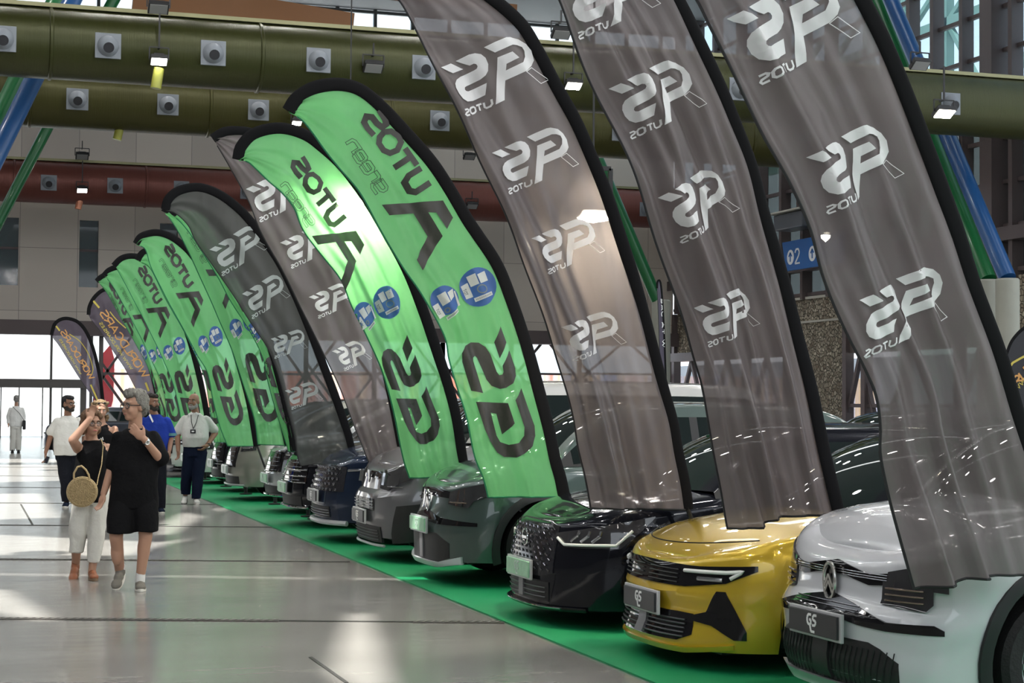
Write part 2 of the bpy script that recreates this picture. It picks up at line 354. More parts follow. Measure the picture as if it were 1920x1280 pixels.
# ---- air ducts
def duct(Y, zc, R, col, name, label, x0, x1, nx, nring, ribs=.35):
    r=thing('air_duct',(0,Y,zc),label=label,cat='duct')
    m=mat(name,col,.38,metal=.35,noise=.12,nscale=1.2,bump=.35,bscale=8,stretch=(14,.2,.2))
    MB().lathe([(R,x0),(R,x1)],'X',n=64).lathe([(0,x0),(R,x0)],'X',n=64).build('duct_shell',m,r)
    b=MB(); 
    b.box(((x0+x1)/2,-.15,R+.05),(x1-x0,.25,.1)); b.build('top_rail',mat('duct_rail',(.28,.27,.15),.5,metal=.3),r)
    for x in nring: MB().lathe([(R,x-.05),(R+.035,x-.03),(R+.035,x+.03),(R,x+.05)],'X',n=64).build('duct_ring',m,r)
    pm=mat('nozzle_plate',(.2,.22,.25),.5,noise=.05); dk=mat('nozzle_hole',(.02,.02,.025),.6)
    th=math.radians(-8); first=None
    for x in nx:
        R2=Matrix.Rotation(th,3,'X'); c=Vector((x,-R*math.cos(th),-R*math.sin(th)*-1+.0))
        if first is None:
            pl=MB().box((0,0,0),(.62,.05,.62)).build('air_nozzle',pm,r,bevel=.01); pl.location=c; pl.rotation_euler=(0,0,0)
            bl=MB().lathe([(.26,-.02),(.24,-.12),(.18,-.2),(.13,-.26),(.13,-.22)],'Y',n=24).build('nozzle_cup',pm,pl); bl.rotation_euler=(.35,0,0)
            hl=MB().lathe([(0,-.255),(.128,-.255)],'Y',n=20).build('nozzle_opening',dk,pl); hl.rotation_euler=(.35,0,0); hl.location=(0,-.0,0)
            first=pl
        else:
            q=copy_tree(first,r); q.location=c
    return r
def dx(px,py,Y): return atY(px,py,Y).x
Y1=42.6/1.0; Y1=atY(960,300,1).y and 42.0; 
def duct_from(Y, pyb, pxb, dia, *a, **k):
    z=atY(pxb,pyb,Y-dia/2*.0).z; return z
YA,YBB,YC=43.8,52.0,72.0
za=atY(100,148,YA).z+.86; zb2=atY(100,240,YBB).z+.86; zc2=atY(100,381,YC).z+.84
olive=(.036,.04,.009)
xa=[dx(5+197.5*i,95,YA-.86) for i in range(0,10)]
duct(YA,za,.86,olive,'duct_green','large olive green air duct nearest the camera, with the top lamp in front',-24,XR-.3,xa,[dx(97+397*i,100,YA-.86) for i in range(5)])
xb=[dx(-25+170*i,190,YBB-.86) for i in range(0,11)]
duct(YBB,zb2,.86,(.048,.046,.008),'duct_green_far','olive green air duct running just behind and below the nearest duct',-24,XR-.3,xb,[dx(57+340*i,190,YBB-.86) for i in range(5)])
xc=[dx(-33+124.5*i,340,YC-.84) for i in range(0,12)]
duct(YC,zc2,.84,(.16,.052,.04),'duct_red','terracotta red air duct high in front of the back wall',-24,XR-.3,xc,[dx(27+249*i,340,YC-.84) for i in range(5)])
# vertical drop tubes with lamps on the ducts
def stub(px,py0,py1,Y,col,label):
    a=atY(px,py0,Y); b=atY(px-6,py1,Y); mb=MB(); mb.tube([a,b],.13,n=16); mb.build('drop_tube',mat('tube'+str(px),col,.4),label=label,cat='tube')
stub(298,128,166,YA-.9,(.22,.23,.04),'short tube painted lamplit yellow green hanging under the lamp on the nearest duct')  # light of the lamp above is painted into the bright tube colour
stub(225,238,262,YBB-.1,(.3,.3,.05),'short olive tube end under the second green duct'); stub(152,366,392,YC-.3,(.5,.2,.12),'short terracotta tube end under the red duct')
for px,py,Y,sz,lb,ln in [(298,112,YA-1.1,.42,'glowing floodlight in front of the nearest green duct at upper left',lampm),(154,355,YC-1.2,.42,'glowing floodlight on the terracotta duct at the left',lampm),
    (1075,158,YA-1.1,.45,'glowing floodlight by the nearest green duct between the grey flags',lampw),(1770,210,YA-6,.52,'glowing floodlight at the right end of the green duct',lampw),
    (1112,392,11.75,.24,'floodlight shining through the third grey flag from the right',lampx),(655,372,16.8,.3,'floodlight shining through the second nearest green flag',lampx),  # flag lamps moved close behind the cloth to make it glow
    (556,228,YBB-1.1,.3,'small glowing floodlight just left of the nearest green flag top',lampw),(1548,418,8.2,.05,'small glowing lamp seen through the nearest grey flag',lampw)]:
    p=atY(px,py,Y); floodlight(p,lb,sz,ln,tilt=-.5,rod=(.85 if Y>30 else ZROOF-p.z-.3),reach=(.2 if Y>30 else .05))
for px,py,Y,lb in [(297,14,YA-1,'unlit black floodlight standing on top of the nearest duct at upper left'),(700,125,YA-1,'unlit black floodlight in front of the nearest duct above the green flag'),(1052,62,YA-1,'unlit black floodlight on the duct between two grey flags'),(1725,120,YA-4,'unlit black floodlight at the foot of the blue strut at upper right'),(154,292,YC-1,'unlit black floodlight on top of the terracotta duct'),(885,385,YC-1,'unlit black floodlight beside the terracotta duct right of the green flag'),(880,293,YC-1,'unlit black floodlight on the terracotta duct top near the grey flag')]:
    o=floodlight(atY(px,py,Y),lb,.5,mat('lamp_off',(.25,.25,.25),.3),tilt=-.6,group='unlit floodlights',rod=.3)
# high-bay lamps over the car row (they mirror in the bonnets); rows behind the camera added for front light
hb=None; hl=mat('high_bay_lens',(1,1,.97),.4,emit=150,ecol=(1,.975,.93))
for ix,x in enumerate((-6,0,4.2,8.4,13,18)):
    for iy in range(-3,8):
        yy=2+iy*7.4; p=(x+(.8 if iy%2 else 0),yy,min(18.8,max(13,.262*yy+3.4)))
        if hb is None:
            hb=thing('high_bay_lamp',p,label='round high bay lamp hanging under the hall roof',cat='lamp',group='high bay lamps')
            MB().lathe([(.0,.35),(.12,.33),(.3,.02),(.3,0),(0,.01)],n=24).build('lamp_shade',lampf,hb)
            MB().lathe([(0,-.01),(.27,-.01),(.27,.005)],n=24).build('lens',hl,hb)
            MB().tube([(0,0,.33),(0,0,1.0)],.01,n=6).build('cable',lampf,hb)
        else:
            q=copy_tree(hb); q.location=p
# ---- coloured struts
gt=mat('strut_green',(.006,.11,.03),.35,coat=.2); bt=mat('strut_blue',(.01,.065,.2),.35,coat=.2)
def strut(a,b,r,m,label):
    d=(b-a).normalized(); o=MB().tube([a,b],r,n=24).build('roof_strut',m,label=label,cat='strut'); return o
P=lambda x,y,Y: atY(x,y,Y)
strut(P(-30,340,46),P(165,-60,47.5),.24,bt,'blue tubular roof strut at the upper left behind the nearest duct')
strut(P(-42,300,48),P(125,-40,49),.24,gt,'green tubular roof strut beside the blue one at the upper left')
strut(P(-10,430,66),P(110,200,66),.2,gt,'green strut slanting behind the terracotta duct at the left'); strut(P(175,70,60),P(230,-30,60),.2,gt,'short green strut against the skylight at upper left')
XS=29.3
strut(atX(1853,524,XS),atX(1618,-60,XS),.25,gt,'green tubular strut rising from a concrete column at the right'); strut(atX(1889,522,XS-.6),atX(1645,-60,XS-.6),.25,bt,'blue tubular strut rising from a concrete column at the right')
strut(P(1232,562,58),P(1115,285,58),.22,gt,'green strut between the second and third grey flags'); strut(P(1095,85,48),P(1045,-40,48),.2,gt,'green strut against the skylight at the top centre')
cm=mat('concrete_column',(.30,.30,.26),.8,noise=.12,nscale=2,bump=.2)
for a,X,lb in ((atX(1853,524,XS),XS,'concrete column under the green strut'),(atX(1889,522,XS-.6),XS-.6,'concrete column under the blue strut'),(P(1240,562,58),0,'concrete column under the green strut between grey flags')):
    o=MB().lathe([(.34,0),(.34,a.z-.05),(.3,a.z)],n=28).build('concrete_column',cm,label=lb,cat='column'); o.location=(a.x,a.y,0)
# orange beam above the nearest duct
ob=mat('orange_steel',(.2,.08,.02),.5)
a=P(250,-8,60); b_=P(660,60,60)
o=MB().bar(a,b_,.3,1.3).bar(a+Vector((0,-.3,1.0)),b_+Vector((6,-.3,1.2)),.35,.3).build('roof_beam',ob,label='orange steel roof beam above the nearest duct',cat='beam')
# ---- right wall (parallel to the car row)
gab=None
def gabion_mat():
    m=bpy.data.materials.new('gabion_stone'); m.use_nodes=True; nt=m.node_tree; N=nt.nodes; L=nt.links; b=N['Principled BSDF']; b.inputs['Roughness'].default_value=.8
    tc=N.new('ShaderNodeTexCoord'); v=N.new('ShaderNodeTexVoronoi'); v.inputs['Scale'].default_value=6.5; L.new(tc.outputs['Object'],v.inputs['Vector'])
    cr=N.new('ShaderNodeValToRGB'); e=cr.color_ramp.elements; e[0].color=(.22,.17,.12,1); e[1].color=(.62,.55,.42,1)
    sx=N.new('ShaderNodeSeparateColor'); L.new(v.outputs['Color'],sx.inputs[0]); L.new(sx.outputs[0],cr.inputs[0])
    v2=N.new('ShaderNodeTexVoronoi'); v2.feature='DISTANCE_TO_EDGE'; v2.inputs['Scale'].default_value=6.5; L.new(tc.outputs['Object'],v2.inputs['Vector'])
    mr=N.new('ShaderNodeMapRange'); mr.inputs[2].default_value=.12; L.new(v2.outputs[0],mr.inputs[0])
    mx=N.new('ShaderNodeMix'); mx.data_type='RGBA'; mx.inputs[6].default_value=(.06,.05,.035,1); L.new(mr.outputs[0],mx.inputs[0]); L.new(cr.outputs[0],mx.inputs[7]); L.new(mx.outputs[2],b.inputs['Base Color'])
    bp=N.new('ShaderNodeBump'); bp.inputs['Distance'].default_value=.08; bp.inputs['Strength'].default_value=.9; L.new(mr.outputs[0],bp.inputs['Height']); L.new(bp.outputs[0],b.inputs['Normal'])
    return m
gmst=gabion_mat()
def ry(px,py=600): return atX(px,py,XR).y
def rz(py,px): return atX(px,py,XR).z
def rbox(px0,px1,z0,z1,name,m,t=.4,xo=0,**k):
    y0,y1=ry(px1),ry(px0); k.setdefault('kind','structure')
    return MB().box((XR+t/2+xo,(y0+y1)/2,(z0+z1)/2),(t,y1-y0,z1-z0)).build(name,m,smooth=False,**k)
ZG=rz(558,1540); ZM=ZG*.5+.5
light_trim=mat('trim_pale',(.5,.48,.42),.6)
# lower wall: alternating gabion and braced glazed bays
for (p0,p1) in ((1478,1581),(1903,2100)): rbox(p0,p1,0,ZG,'wall_right',gmst)
rbox(1478,1581,ZG-.95,ZG-.87,'trim_band',light_trim,.1,-.1); rbox(1478,1581,ZG,ZG+.1,'trim_cap',light_trim,.6,-.1)
rbox(1263,1305,ZM+.6,ZG,'wall_right',gmst)
rbox(1263,1478,ZM+.2,ZM+.6,'trim_beam',steel,.6,-.2); rbox(1581,1903,ZG-.3,ZG+.1,'trim_beam',steel,.6,-.2)
for p in (1268,1478,1590,1625,1700,1800,1903,1330,1400): 
    y=ry(p); MB().box((XR,y,ZG/2),(.35,.3,ZG)).build('trim_post',steel,kind='structure',smooth=False)
wr=MB(); 
def rbr(p0,p1,z0,z1):
    y0,y1=ry(p0),ry(p1); wr.bar((XR,y0,z0),(XR,(y0+y1)/2,z1),.16); wr.bar((XR,(y0+y1)/2,z1),(XR,y1,z0),.16); wr.bar((XR,y0,z1*.45),(XR,y1,z1*.45),.14)
for p in ((1266,1330),(1330,1400),(1400,1478),(1581,1650),(1650,1780),(1780,1903)): rbr(*p,.3,ZM+.2)
gl=MB().box((XR+.25,(ry(1263)+ry(1903))/2,ZM/2),(.02,ry(1263)-ry(1903),ZM)).build('window_15',glass('side_glass',(.45,.5,.55),.35),kind='structure',smooth=False); wr.build('window_frame',steel,gl,smooth=False)
rbox(1305,1478,ZM+.6,ZG,'wall_right',wm); rbox(1581,1903,ZM+.2,ZG-.3,'wall_right',mat('wall_brown',(.16,.13,.12),.6))
# upper glazing: tinted below, clear above
tl=glass('teal_glass',(.07,.13,.13),.62,.05); cl=glass('clear_glass_side',(.55,.75,.85),.22,.03)
ZC=rz(205,1800)
g1=rbox(1263,2150,ZG,ZC,'window_16',tl,.02,.2); g2=rbox(1263,2150,ZC,ZROOF,'window_17',cl,.02,.2)
up=MB(); y=ry(2140)
for p in (2100,2020,1960,1905,1870,1812,1757,1712,1662,1560,1512,1472,1430,1390,1345,1310,1275):
    y=ry(p,300); up.box((XR,y,(ZG+ZROOF)/2),(.45 if p!=1870 else .9,.22 if p!=1870 else .7,ZROOF-ZG))
z=ZG+.2
while z<ZROOF:
    up.box((XR+.05,(ry(1263)+ry(2150))/2,z),(.14,ry(1263)-ry(2150),.14)); z+=1.45
up.box((XR-.1,(ry(1263)+ry(2150))/2,ZG+1.35),(.5,ry(1263)-ry(2150),.45))
up.build('window_frame',steel,g1,smooth=False)
rbox(1263,1400,ZG+1.6,11.5,'wall_right',wm,.3,-.1)
# green trusses outdoors behind the clear glazing
tr=MB()
for i in range(9):
    y=ry(1930)+i*3.2; tr.bar((XR+5,y,12),(XR+5,y,24),.35); tr.bar((XR+5,y,13),(XR+5,y+3.2,17),.2); tr.bar((XR+5,y,19),(XR+5,y+3.2,17),.2)
for z in (13,17,19.5): tr.bar((XR+5,ry(1930),z),(XR+5,ry(1930)+29,z),.35)
tr.build('outdoor_truss',mat('truss_green',(.12,.2,.17),.6),label='grey green steel truss outdoors behind the upper right glazing',cat='truss')
MB().box((XR+22,45,4.8),(4,90,9.6)).build('outdoor_building',mat('teal_building',(.13,.2,.2),.6),label='dark teal building outdoors behind the right hand glazing',cat='building',smooth=False)
# blue sign with numbers, projector box above it
def wayfinding():
    X=XR-1.0; a=atX(1469,455,X); b=atX(1535,447,X); c=atX(1485,507,X); h=(a.z-c.z)
    r=thing('wayfinding_sign',(X,a.y,0),label='blue hanging sign with white arrow discs and the number 2 above the stone wall',cat='sign')
    y0=0; y1=b.y-a.y-2
    MB().bar((0,-.6,a.z-.1),(1.1,-.6,a.z-.1),.08).build('bracket',steel,r); MB().bar((0,y1+.5,a.z-.1),(1.1,y1+.5,a.z-.1),.08).build('bracket',steel,r)
    MB().prism([Vector((0,0,a.z)),Vector((0,y1,a.z)),Vector((0,y1,a.z-h)),Vector((0,-.35,a.z-h))],(-.06,0,0),(.06,0,0)).build('sign_panel',mat('sign_blue',(.03,.14,.42),.4),r,smooth=False)
    wt=mat('sign_white',(.85,.87,.9),.5); dk=mat('sign_blue')
    for k,yy in ((0,-.75),(1,-2.6)):
        cz=a.z-h*.55
        d=MB().add([(-.07,yy+.3*math.cos(q),cz+.3*math.sin(q)) for q in np.linspace(0,2*math.pi,25)[:-1]],[tuple(range(24))]).build('arrow_disc',wt,r,smooth=False)
        ar=MB().bar((-.075,yy,cz-.18),(-.075,yy,cz+.18),.02,.06); ar.bar((-.075,yy-.13,cz+.03),(-.075,yy,cz+.18),.02,.05); ar.bar((-.075,yy+.13,cz+.03),(-.075,yy,cz+.18),.02,.05); ar.build('arrow',dk,d,smooth=False)
    yy=-1.35; cz=a.z-h*.55; t=MB(); pts=[(.2,.15),(.1,.28),(-.08,.28),(-.17,.15),(-.1,0),(.2,-.28),(-.2,-.28)]
    for (p,q),(p2,q2) in zip(pts,pts[1:]): t.bar((-.07,yy+p,cz+q),(-.07,yy+p2,cz+q2),.02,.07)
    t.build('numeral',wt,r,smooth=False)
    r2=thing('projector',(X,a.y,0),label='dark grey projector box hanging above the blue sign',cat='projector'); p=atX(1459,440,X); q=atX(1512,428,X); 
    MB().box((0,(q.y-p.y)/2,(a.z+.75)),(.9,abs(q.y-p.y),.62)).build('case',mat('case_grey',(.12,.13,.15),.4),r2,bevel=.04); MB().box((-.1,(q.y-p.y)/2,(a.z+1.12)),(1.1,abs(q.y-p.y)+.3,.06)).build('shelf',light_trim,r2)
    MB().bar((0,(q.y-p.y)/2,a.z+1.1),(0,(q.y-p.y)/2,a.z+2.6),.08).build('hanger',steel,r2); MB().bar((0,(q.y-p.y)/2,a.z+2.5),(1.1,(q.y-p.y)/2,a.z+2.5),.08).build('hanger',steel,r2)
wayfinding()
# ============================================================ CARS
blk=mat('black_gloss',(.006,.006,.008),.06,coat=.0,spec=.45); trimm=mat('black_plastic',(.018,.018,.02),.5); rub=mat('tyre_rubber',(.012,.012,.013),.75,bump=.3,bscale=40)
chrome=mat('chrome',(.75,.76,.78),.08,metal=1); alloy=mat('alloy',(.35,.36,.38),.25,metal=.9); dgl=mat('car_glass',(.008,.014,.014),.02,coat=0,spec=.6)
lampg=mat('headlamp_glass',(.03,.03,.035),.04,coat=1); drl=mat('lamp_strip',(.75,.76,.74),.25); refl=mat('lamp_reflector',(.4,.41,.43),.12,metal=.9)
silverp=mat('silver_trim',(.55,.56,.58),.3,metal=.5)
def paint(name,col=None,metal=.35,rough=.28): return mat('paint_'+name,col,rough,metal=metal,coat=(1 if name not in('black','navy') else .55),noise=.04,nscale=3,spec=(.5 if name not in('black','navy') else .12))
class Car:
    def __init__(c, name, loc, rz, col, label, L=4.3, W=1.8, Hh=1.5, D=.62, p=2.6, q=2.3, ztop=None, front=None, side=None, wb=2.6, fo=.88, wr=.335, zb=.22, cowl=1.15, roof0=2.0, roof1=3.5, rend=4.1, clad=False, beltz=None, group=None, roofm=None, r=.1, lift=0, van=False, crown=.07, cat='car'):
        c.L,c.W,c.H,c.D,c.p,c.q=L,W/2,Hh,D,p,q; c.ztab=ztop or [(0,.78),(.25,.88),(.8,.97),(cowl,1.02),(2,1.0),(L-.8,1.05),(L,1.0)]
        c.ft=front or [(.15,.10),(.25,.03),(.45,0),(.6,.01),(.75,.05),(.95,.12)]
        c.st=side or [(.2,.05),(.35,.02),(.6,0),(.78,.02),(.8,.035),(1.1,.08)]
        c.zb0,c.wr,c.r,c.crown=zb,wr,r,crown; c.xw=(fo,fo+wb)
        c.root=thing('car',(loc[0],loc[1],.014),rz,label=label,cat=cat,group=group); c.m=col; c.rm=roofm or col
        # plan curve table
        t=[];n=40
        for i in range(n+1):
            f=math.pi/2*i/n; t.append((D-D*max(0,math.cos(f))**(2/q), c.W*max(0,math.sin(f))**(2/p)))
        xs=np.linspace(D,L-.45,110)[1:]; t+= [(x,c.W) for x in xs]
        for i in range(1,25):
            f=math.pi/2*i/24; t.append((L-.45+.45*math.sin(f)**(2/2.6), c.W*max(0,math.cos(f))**(2/3.2)))
        c.t=np.array(t); d=np.linalg.norm(np.diff(c.t,axis=0),axis=1); c.s=np.r_[0,np.cumsum(d)]
        c.lift=lift; c.body(); c.cabin(cowl,roof0,roof1,rend,van); c.wheels(clad); CARS.append(c)
    def plan(c,a):
        s=abs(a); x=np.interp(s,c.s,c.t[:,0]); y=np.interp(s,c.s,c.t[:,1]); e=.02
        s0,s1=max(0,s-e),min(c.s[-1],s+e); dx=np.interp(s1,c.s,c.t[:,0])-np.interp(s0,c.s,c.t[:,0]); dy=np.interp(s1,c.s,c.t[:,1])-np.interp(s0,c.s,c.t[:,1])
        if s<e: dx=0
        l=math.hypot(dx,dy) or 1; nx,ny=-dy/l,dx/l; sg=-1 if a<0 else 1
        return x,y*sg,nx,ny*sg
    def ztop(c,x): return interp(x,c.ztab)
    def zbot(c,x,ny):
        z=c.zb0
        if abs(ny)>.8:
            for xw in c.xw:
                R=c.wr+.075; d=abs(x-xw)
                if d<R: z=max(z,c.wr+math.sqrt(R*R-d*d)*1.0)
        return z
    def surf(c,a,z,off=0):
        x,y,nx,ny=c.plan(a); zt=c.ztop(x); ins=interp(z,c.ft)*nx*nx+interp(z,c.st)*ny*ny
        if z>zt-c.r:
            u=min(1,(z-(zt-c.r))/c.r); ins+=c.r*(1-math.sqrt(max(0,1-u*u)))
        k=-ins+off
        return Vector((x+nx*k,y+ny*k,z))
    def arcs(c):
        A=c.s[-1]; A1=np.interp(c.D,c.t[:60,0],c.s[:60]); out=list(np.linspace(0,A1,34))
        out+= [A1+ (v-c.D) for v in np.linspace(c.D,c.L-.45,130)[1:]]; out+=list(np.linspace(out[-1],A,16)[1:]); return out
    def body(c):
        ar=c.arcs(); mb=MB(); nz=22
        for sg in (-1,1):
            rows=[]
            for a in ar:
                x,y,nx,ny=c.plan(a*sg); zt=c.ztop(x); z0=c.zbot(x,ny)
                zs=[z0+(zt-c.r-z0)*k/(nz-8) for k in range(nz-8)]+[zt-c.r+c.r*math.sin(math.pi/2*k/7) for k in range(8)]
                rows.append([c.surf(a*sg,z) for z in zs])
            mb.grid(rows)
            if sg==1: R=rows
            else: Lr=rows
        rows=[]
        for l,r in zip(Lr,R):
            a,b=l[-1],r[-1]; w=abs(b.y-a.y)/2; rows.append([a.lerp(b,k/16)+Vector((0,0,c.cz(w)*(1-(k/8-1)**2))) for k in range(17)])
        mb.grid(rows); c.cap=rows
        c.bodyo=mb.build('body',c.m,c.root,angle=30)
        u=MB().box((c.L/2,0,c.zb0+.1),(c.L-.5,c.W*2-.55,.24)); u.build('underbody',trimm,c.root)
    def cz(c,w): return c.crown*min(1,w/c.W)
    def top(c,x,y,off=.002):
        "point on bonnet"
        zt=c.ztop(x+.03); w=c.W*(1-max(0,1-x/c.D)**c.q)**(1/c.p) if x<c.D else c.W; w=max(.02,w-.1); return Vector((x+.03,y,zt+c.cz(w)*(1-min(1,abs(y)/w)**2)+off))
    def cabin(c,x0,x1,x2,x3,van):
        H=c.H; Wb=c.W-.09; Wr=c.W-.27; n=40
        def hz(x):
            zb=c.ztop(x)-.03
            if x<x1: f=(x-x0)/(x1-x0); return zb+.05+(H-.05-zb)*(1-(1-f)**1.55)
            if x<x2: return H-.0-.05*((x-x1)/(x2-x1)-.35)**2
            f=(x-x2)/(x3-x2); return zb+.05+(H-.03-zb-.05)*math.cos(f*math.pi/2)**.75
        xs=sorted(set([round(v,4) for v in list(np.linspace(x0,x1,26))+list(np.linspace(x1,x2,24))+list(np.linspace(x2,x3,16))]))
        def sec(x):
            zb=c.ztop(x)-.04; zt=hz(x); f=max(.02,(zt-zb)/(H-zb)); wt=Wb+(Wr-Wb)*min(1,f); 
            ve=.05*min(1,f)
            side=[(Wb+(wt-Wb)*k/8, zb+(zt-ve-zb)*k/8) for k in range(9)]
            rd=[(wt-.05*(1-math.cos(math.pi/2*k/4)), zt-ve+ve*math.sin(math.pi/2*k/4)) for k in range(1,5)]
            wt2=rd[-1][0]; tp=[(wt2*(1-k/8), zt+.03*f*(1-(1-k/8)**2)) for k in range(1,9)]
            half=side+rd+tp
            cur=.0
            pts=[]
            for (w,z) in half: pts.append((-w,z))
            for (w,z) in half[::-1][1:]: pts.append((w,z))
            # curved windscreen plan: centre is further forward
            sh=lambda w: -.16*(1-(w/Wb)**2)*(1-sm((x-x0)/(x1-x0)*.9)) if x<x1 else (.12*(1-(w/Wb)**2)*sm((x-x2)/(x3-x2)) if x>x2 else 0)
            return [Vector((x+sh(abs(w)),w,z)) for w,z in pts]
        secs=[sec(x) for x in xs]; m=len(secs[0])  # 9 side + 4 + 8 =21 ; total 41
        def sel(fn):
            mb=MB(); 
            for i in range(len(xs)-1):
                for j in range(m-1):
                    jj=j if j<20 else 39-j
                    if fn((xs[i]+xs[i+1])/2,jj,j<20): mb.add([secs[i][j],secs[i][j+1],secs[i+1][j+1],secs[i+1][j]],[(0,1,2,3)])
            return mb
        bp=x1+.62; cp=x2-.1
        def region(x,j,near):
            if j>=12: # top
                if x<x1-.02: return 'wind' if j>=13 else 'roof'
                if x>x2+.08: return 'rearw' if j>=13 else 'roof'
                return 'roof'
            if j>=7: return 'roof'
            if x<x0+.12: return 'blk'
            if x>x2+.25: return 'roof'
            if abs(x-bp)<.045 or abs(x-cp)<.05: return 'blk'
            if j<1: return 'blk'
            if x<bp: return 'side1n' if near else 'side1f'
            if x<cp: return 'side2n' if near else 'side2f'
            return 'side3n' if near else 'side3f'
        sel(lambda x,j,n_: region(x,j,n_)=='roof').build('roof',c.rm,c.root,angle=50)
        sel(lambda x,j,n_: region(x,j,n_)=='blk').build('pillar_trim',trimm,c.root)
        sel(lambda x,j,n_: region(x,j,n_)=='wind').build('windscreen',dgl,c.root,angle=60)
        sel(lambda x,j,n_: region(x,j,n_)=='rearw').build('rear_window',dgl,c.root,angle=60)
        for k in ('side1n','side2n','side3n','side1f','side2f'):
            sel(lambda x,j,n_,k=k: region(x,j,n_)==k).build('side_window',dgl,c.root,angle=60)
        # chrome strip at belt & mirror
        for sg in (-1,1):
            mm=MB().ball((x0+.42,sg*(c.W+.07),c.ztop(x0+.5)+.1),(.09,.12,.075)); mm.bar((x0+.42,sg*(c.W-.12),c.ztop(x0+.5)+.02),(x0+.42,sg*(c.W+.02),c.ztop(x0+.5)+.06),.05)
            mm.build('wing_mirror',c.rm,c.root)
    def wheels(c,clad):
        first=None
        for xw in c.xw:
            for sg in (-1,1):
                y=sg*(c.W-.13)
                if first is None or True:
                    prof=[(c.wr-.1,-.11),(c.wr-.03,-.11),(c.wr,-.08),(c.wr,.08),(c.wr-.03,.11),(c.wr-.1,.11)]
                    t=MB().lathe(prof,'Y',(0,0,0),36).build('wheel',rub,c.root); t.location=(xw,y,c.wr)
                    rim=MB().lathe([(c.wr-.1,.1*sg),(c.wr-.12,.09*sg),(c.wr-.13,0)],'Y',n=36)
                    for k in range(10):
                        q=2*math.pi*k/10; rim.bar((0,.07*sg,0),((c.wr-.11)*math.cos(q),.09*sg,(c.wr-.11)*math.sin(q)),.035,.03)
                    rim.lathe([(0,.1*sg),(.05,.1*sg),(.06,.07*sg)],'Y'); rim.build('rim',alloy,t)
                    MB().lathe([(0,.0),(c.wr-.11,.0)],'Y').build('brake_disc',mat('iron',(.06,.06,.06),.5,metal=.5),t)
                if sg<0 or True:
                    # arch lip and liner
                    R=c.wr+.075; rows=[]
                    th0=math.asin(min(.99,max(-.99,(c.zb0-c.wr)/R))); 
                    for k in range(25):
                        q=th0+(math.pi-2*th0)*k/24; rows.append([Vector((xw+R*math.cos(q),sg*(c.W-v),c.wr+R*math.sin(q))) for v in (.04,.35)])
                    MB().grid(rows).build('wheel_arch_liner',trimm,c.root)
                    if clad:
                        rows=[]
                        for k in range(25):
                            q=th0+(math.pi-2*th0)*k/24; ca,sa=math.cos(q),math.sin(q)
                            def pt(rr,off):
                                z=c.wr+rr*sa; x=xw+rr*ca; ins=interp(z,c.st); return Vector((x,sg*(c.W-ins+off),z))
                            rows.append([pt(R-.004,-.03),pt(R-.004,.014),pt(R+.03,.018),pt(R+.062,.012),pt(R+.066,-.004)])
                        MB().grid(rows).build('arch_cladding',trimm,c.root)
    # ---- details on the surface
    def patch(c,name,m,top,bot,off=.006,both=False,nu=28,nv=5,parent=None,skirt=True,label=None):
        "top/bot: [(a,z)...] polylines over the same a range"
        out=None
        for sg in ((1,-1) if both else (1,)):
            a0,a1=top[0][0],top[-1][0]; rows=[]
            avs=sorted(set([round(v,4) for v in list(np.linspace(a0,a1,nu))+[t[0] for t in top if a0<=t[0]<=a1]+[t[0] for t in bot if a0<=t[0]<=a1]]))
            for a in avs:
                zt=interp(a,top); zb=interp(a,bot); 
                if zt-zb<.002: zt=zb+.002
                col=[c.surf(a*sg,zb+(zt-zb)*k/nv,off) for k in range(nv+1)]
                if skirt: col=[c.surf(a*sg,zb,-.02)]+col+[c.surf(a*sg,zt,-.02)]
                rows.append(col)
            if skirt:
                e0=[c.surf(avs[0]*sg,0,0)]
                r0=[p+( c.surf(avs[0]*sg,p.z,-.02)-c.surf(avs[0]*sg,p.z,off)) for p in rows[0]]; r1=[p+(c.surf(avs[-1]*sg,p.z,-.02)-c.surf(avs[-1]*sg,p.z,off)) for p in rows[-1]]
                rows=[r0]+rows+[r1]
            out=MB().grid(rows).build(name,m,parent or c.root,angle=40)
            if label: out['label']=label
        return out
    def bar(c,name,m,a0,a1,z0,z1=None,w=.012,off=.012,n=20,parent=None,both=False):
        for sg in ((1,-1) if both else (1,)):
            z1_=z0 if z1 is None else z1
            pts=[c.surf((a0+(a1-a0)*k/n)*sg,z0+(z1_-z0)*k/n,off) for k in range(n+1)]
            o=MB().tube(pts,w/2,8).build(name,m,parent or c.root)
        return o
    def slats(c,name,m,a0,a1,zs,w=.012,off=.014,parent=None):
        mb=MB()
        for z in zs: mb.tube([c.surf(a0+(a1-a0)*k/20,z,off) for k in range(21)],w/2,6)
        return mb.build(name,m,parent or c.root)
    def poly(c,name,m,pts,off=.01,parent=None,both=False,w=None):
        "closed polyline tube or filled small polygon from (a,z)"
        for sg in ((1,-1) if both else (1,)):
            P=[]
            for (a,z),(a2,z2) in zip(pts,pts[1:]):
                for k in range(6): P.append(c.surf((a+(a2-a)*k/6)*sg,z+(z2-z)*k/6,off))
            P.append(c.surf(pts[-1][0]*sg,pts[-1][1],off))
            o=MB().tube(P,w or .012,8).build(name,m,parent or c.root)
        return o
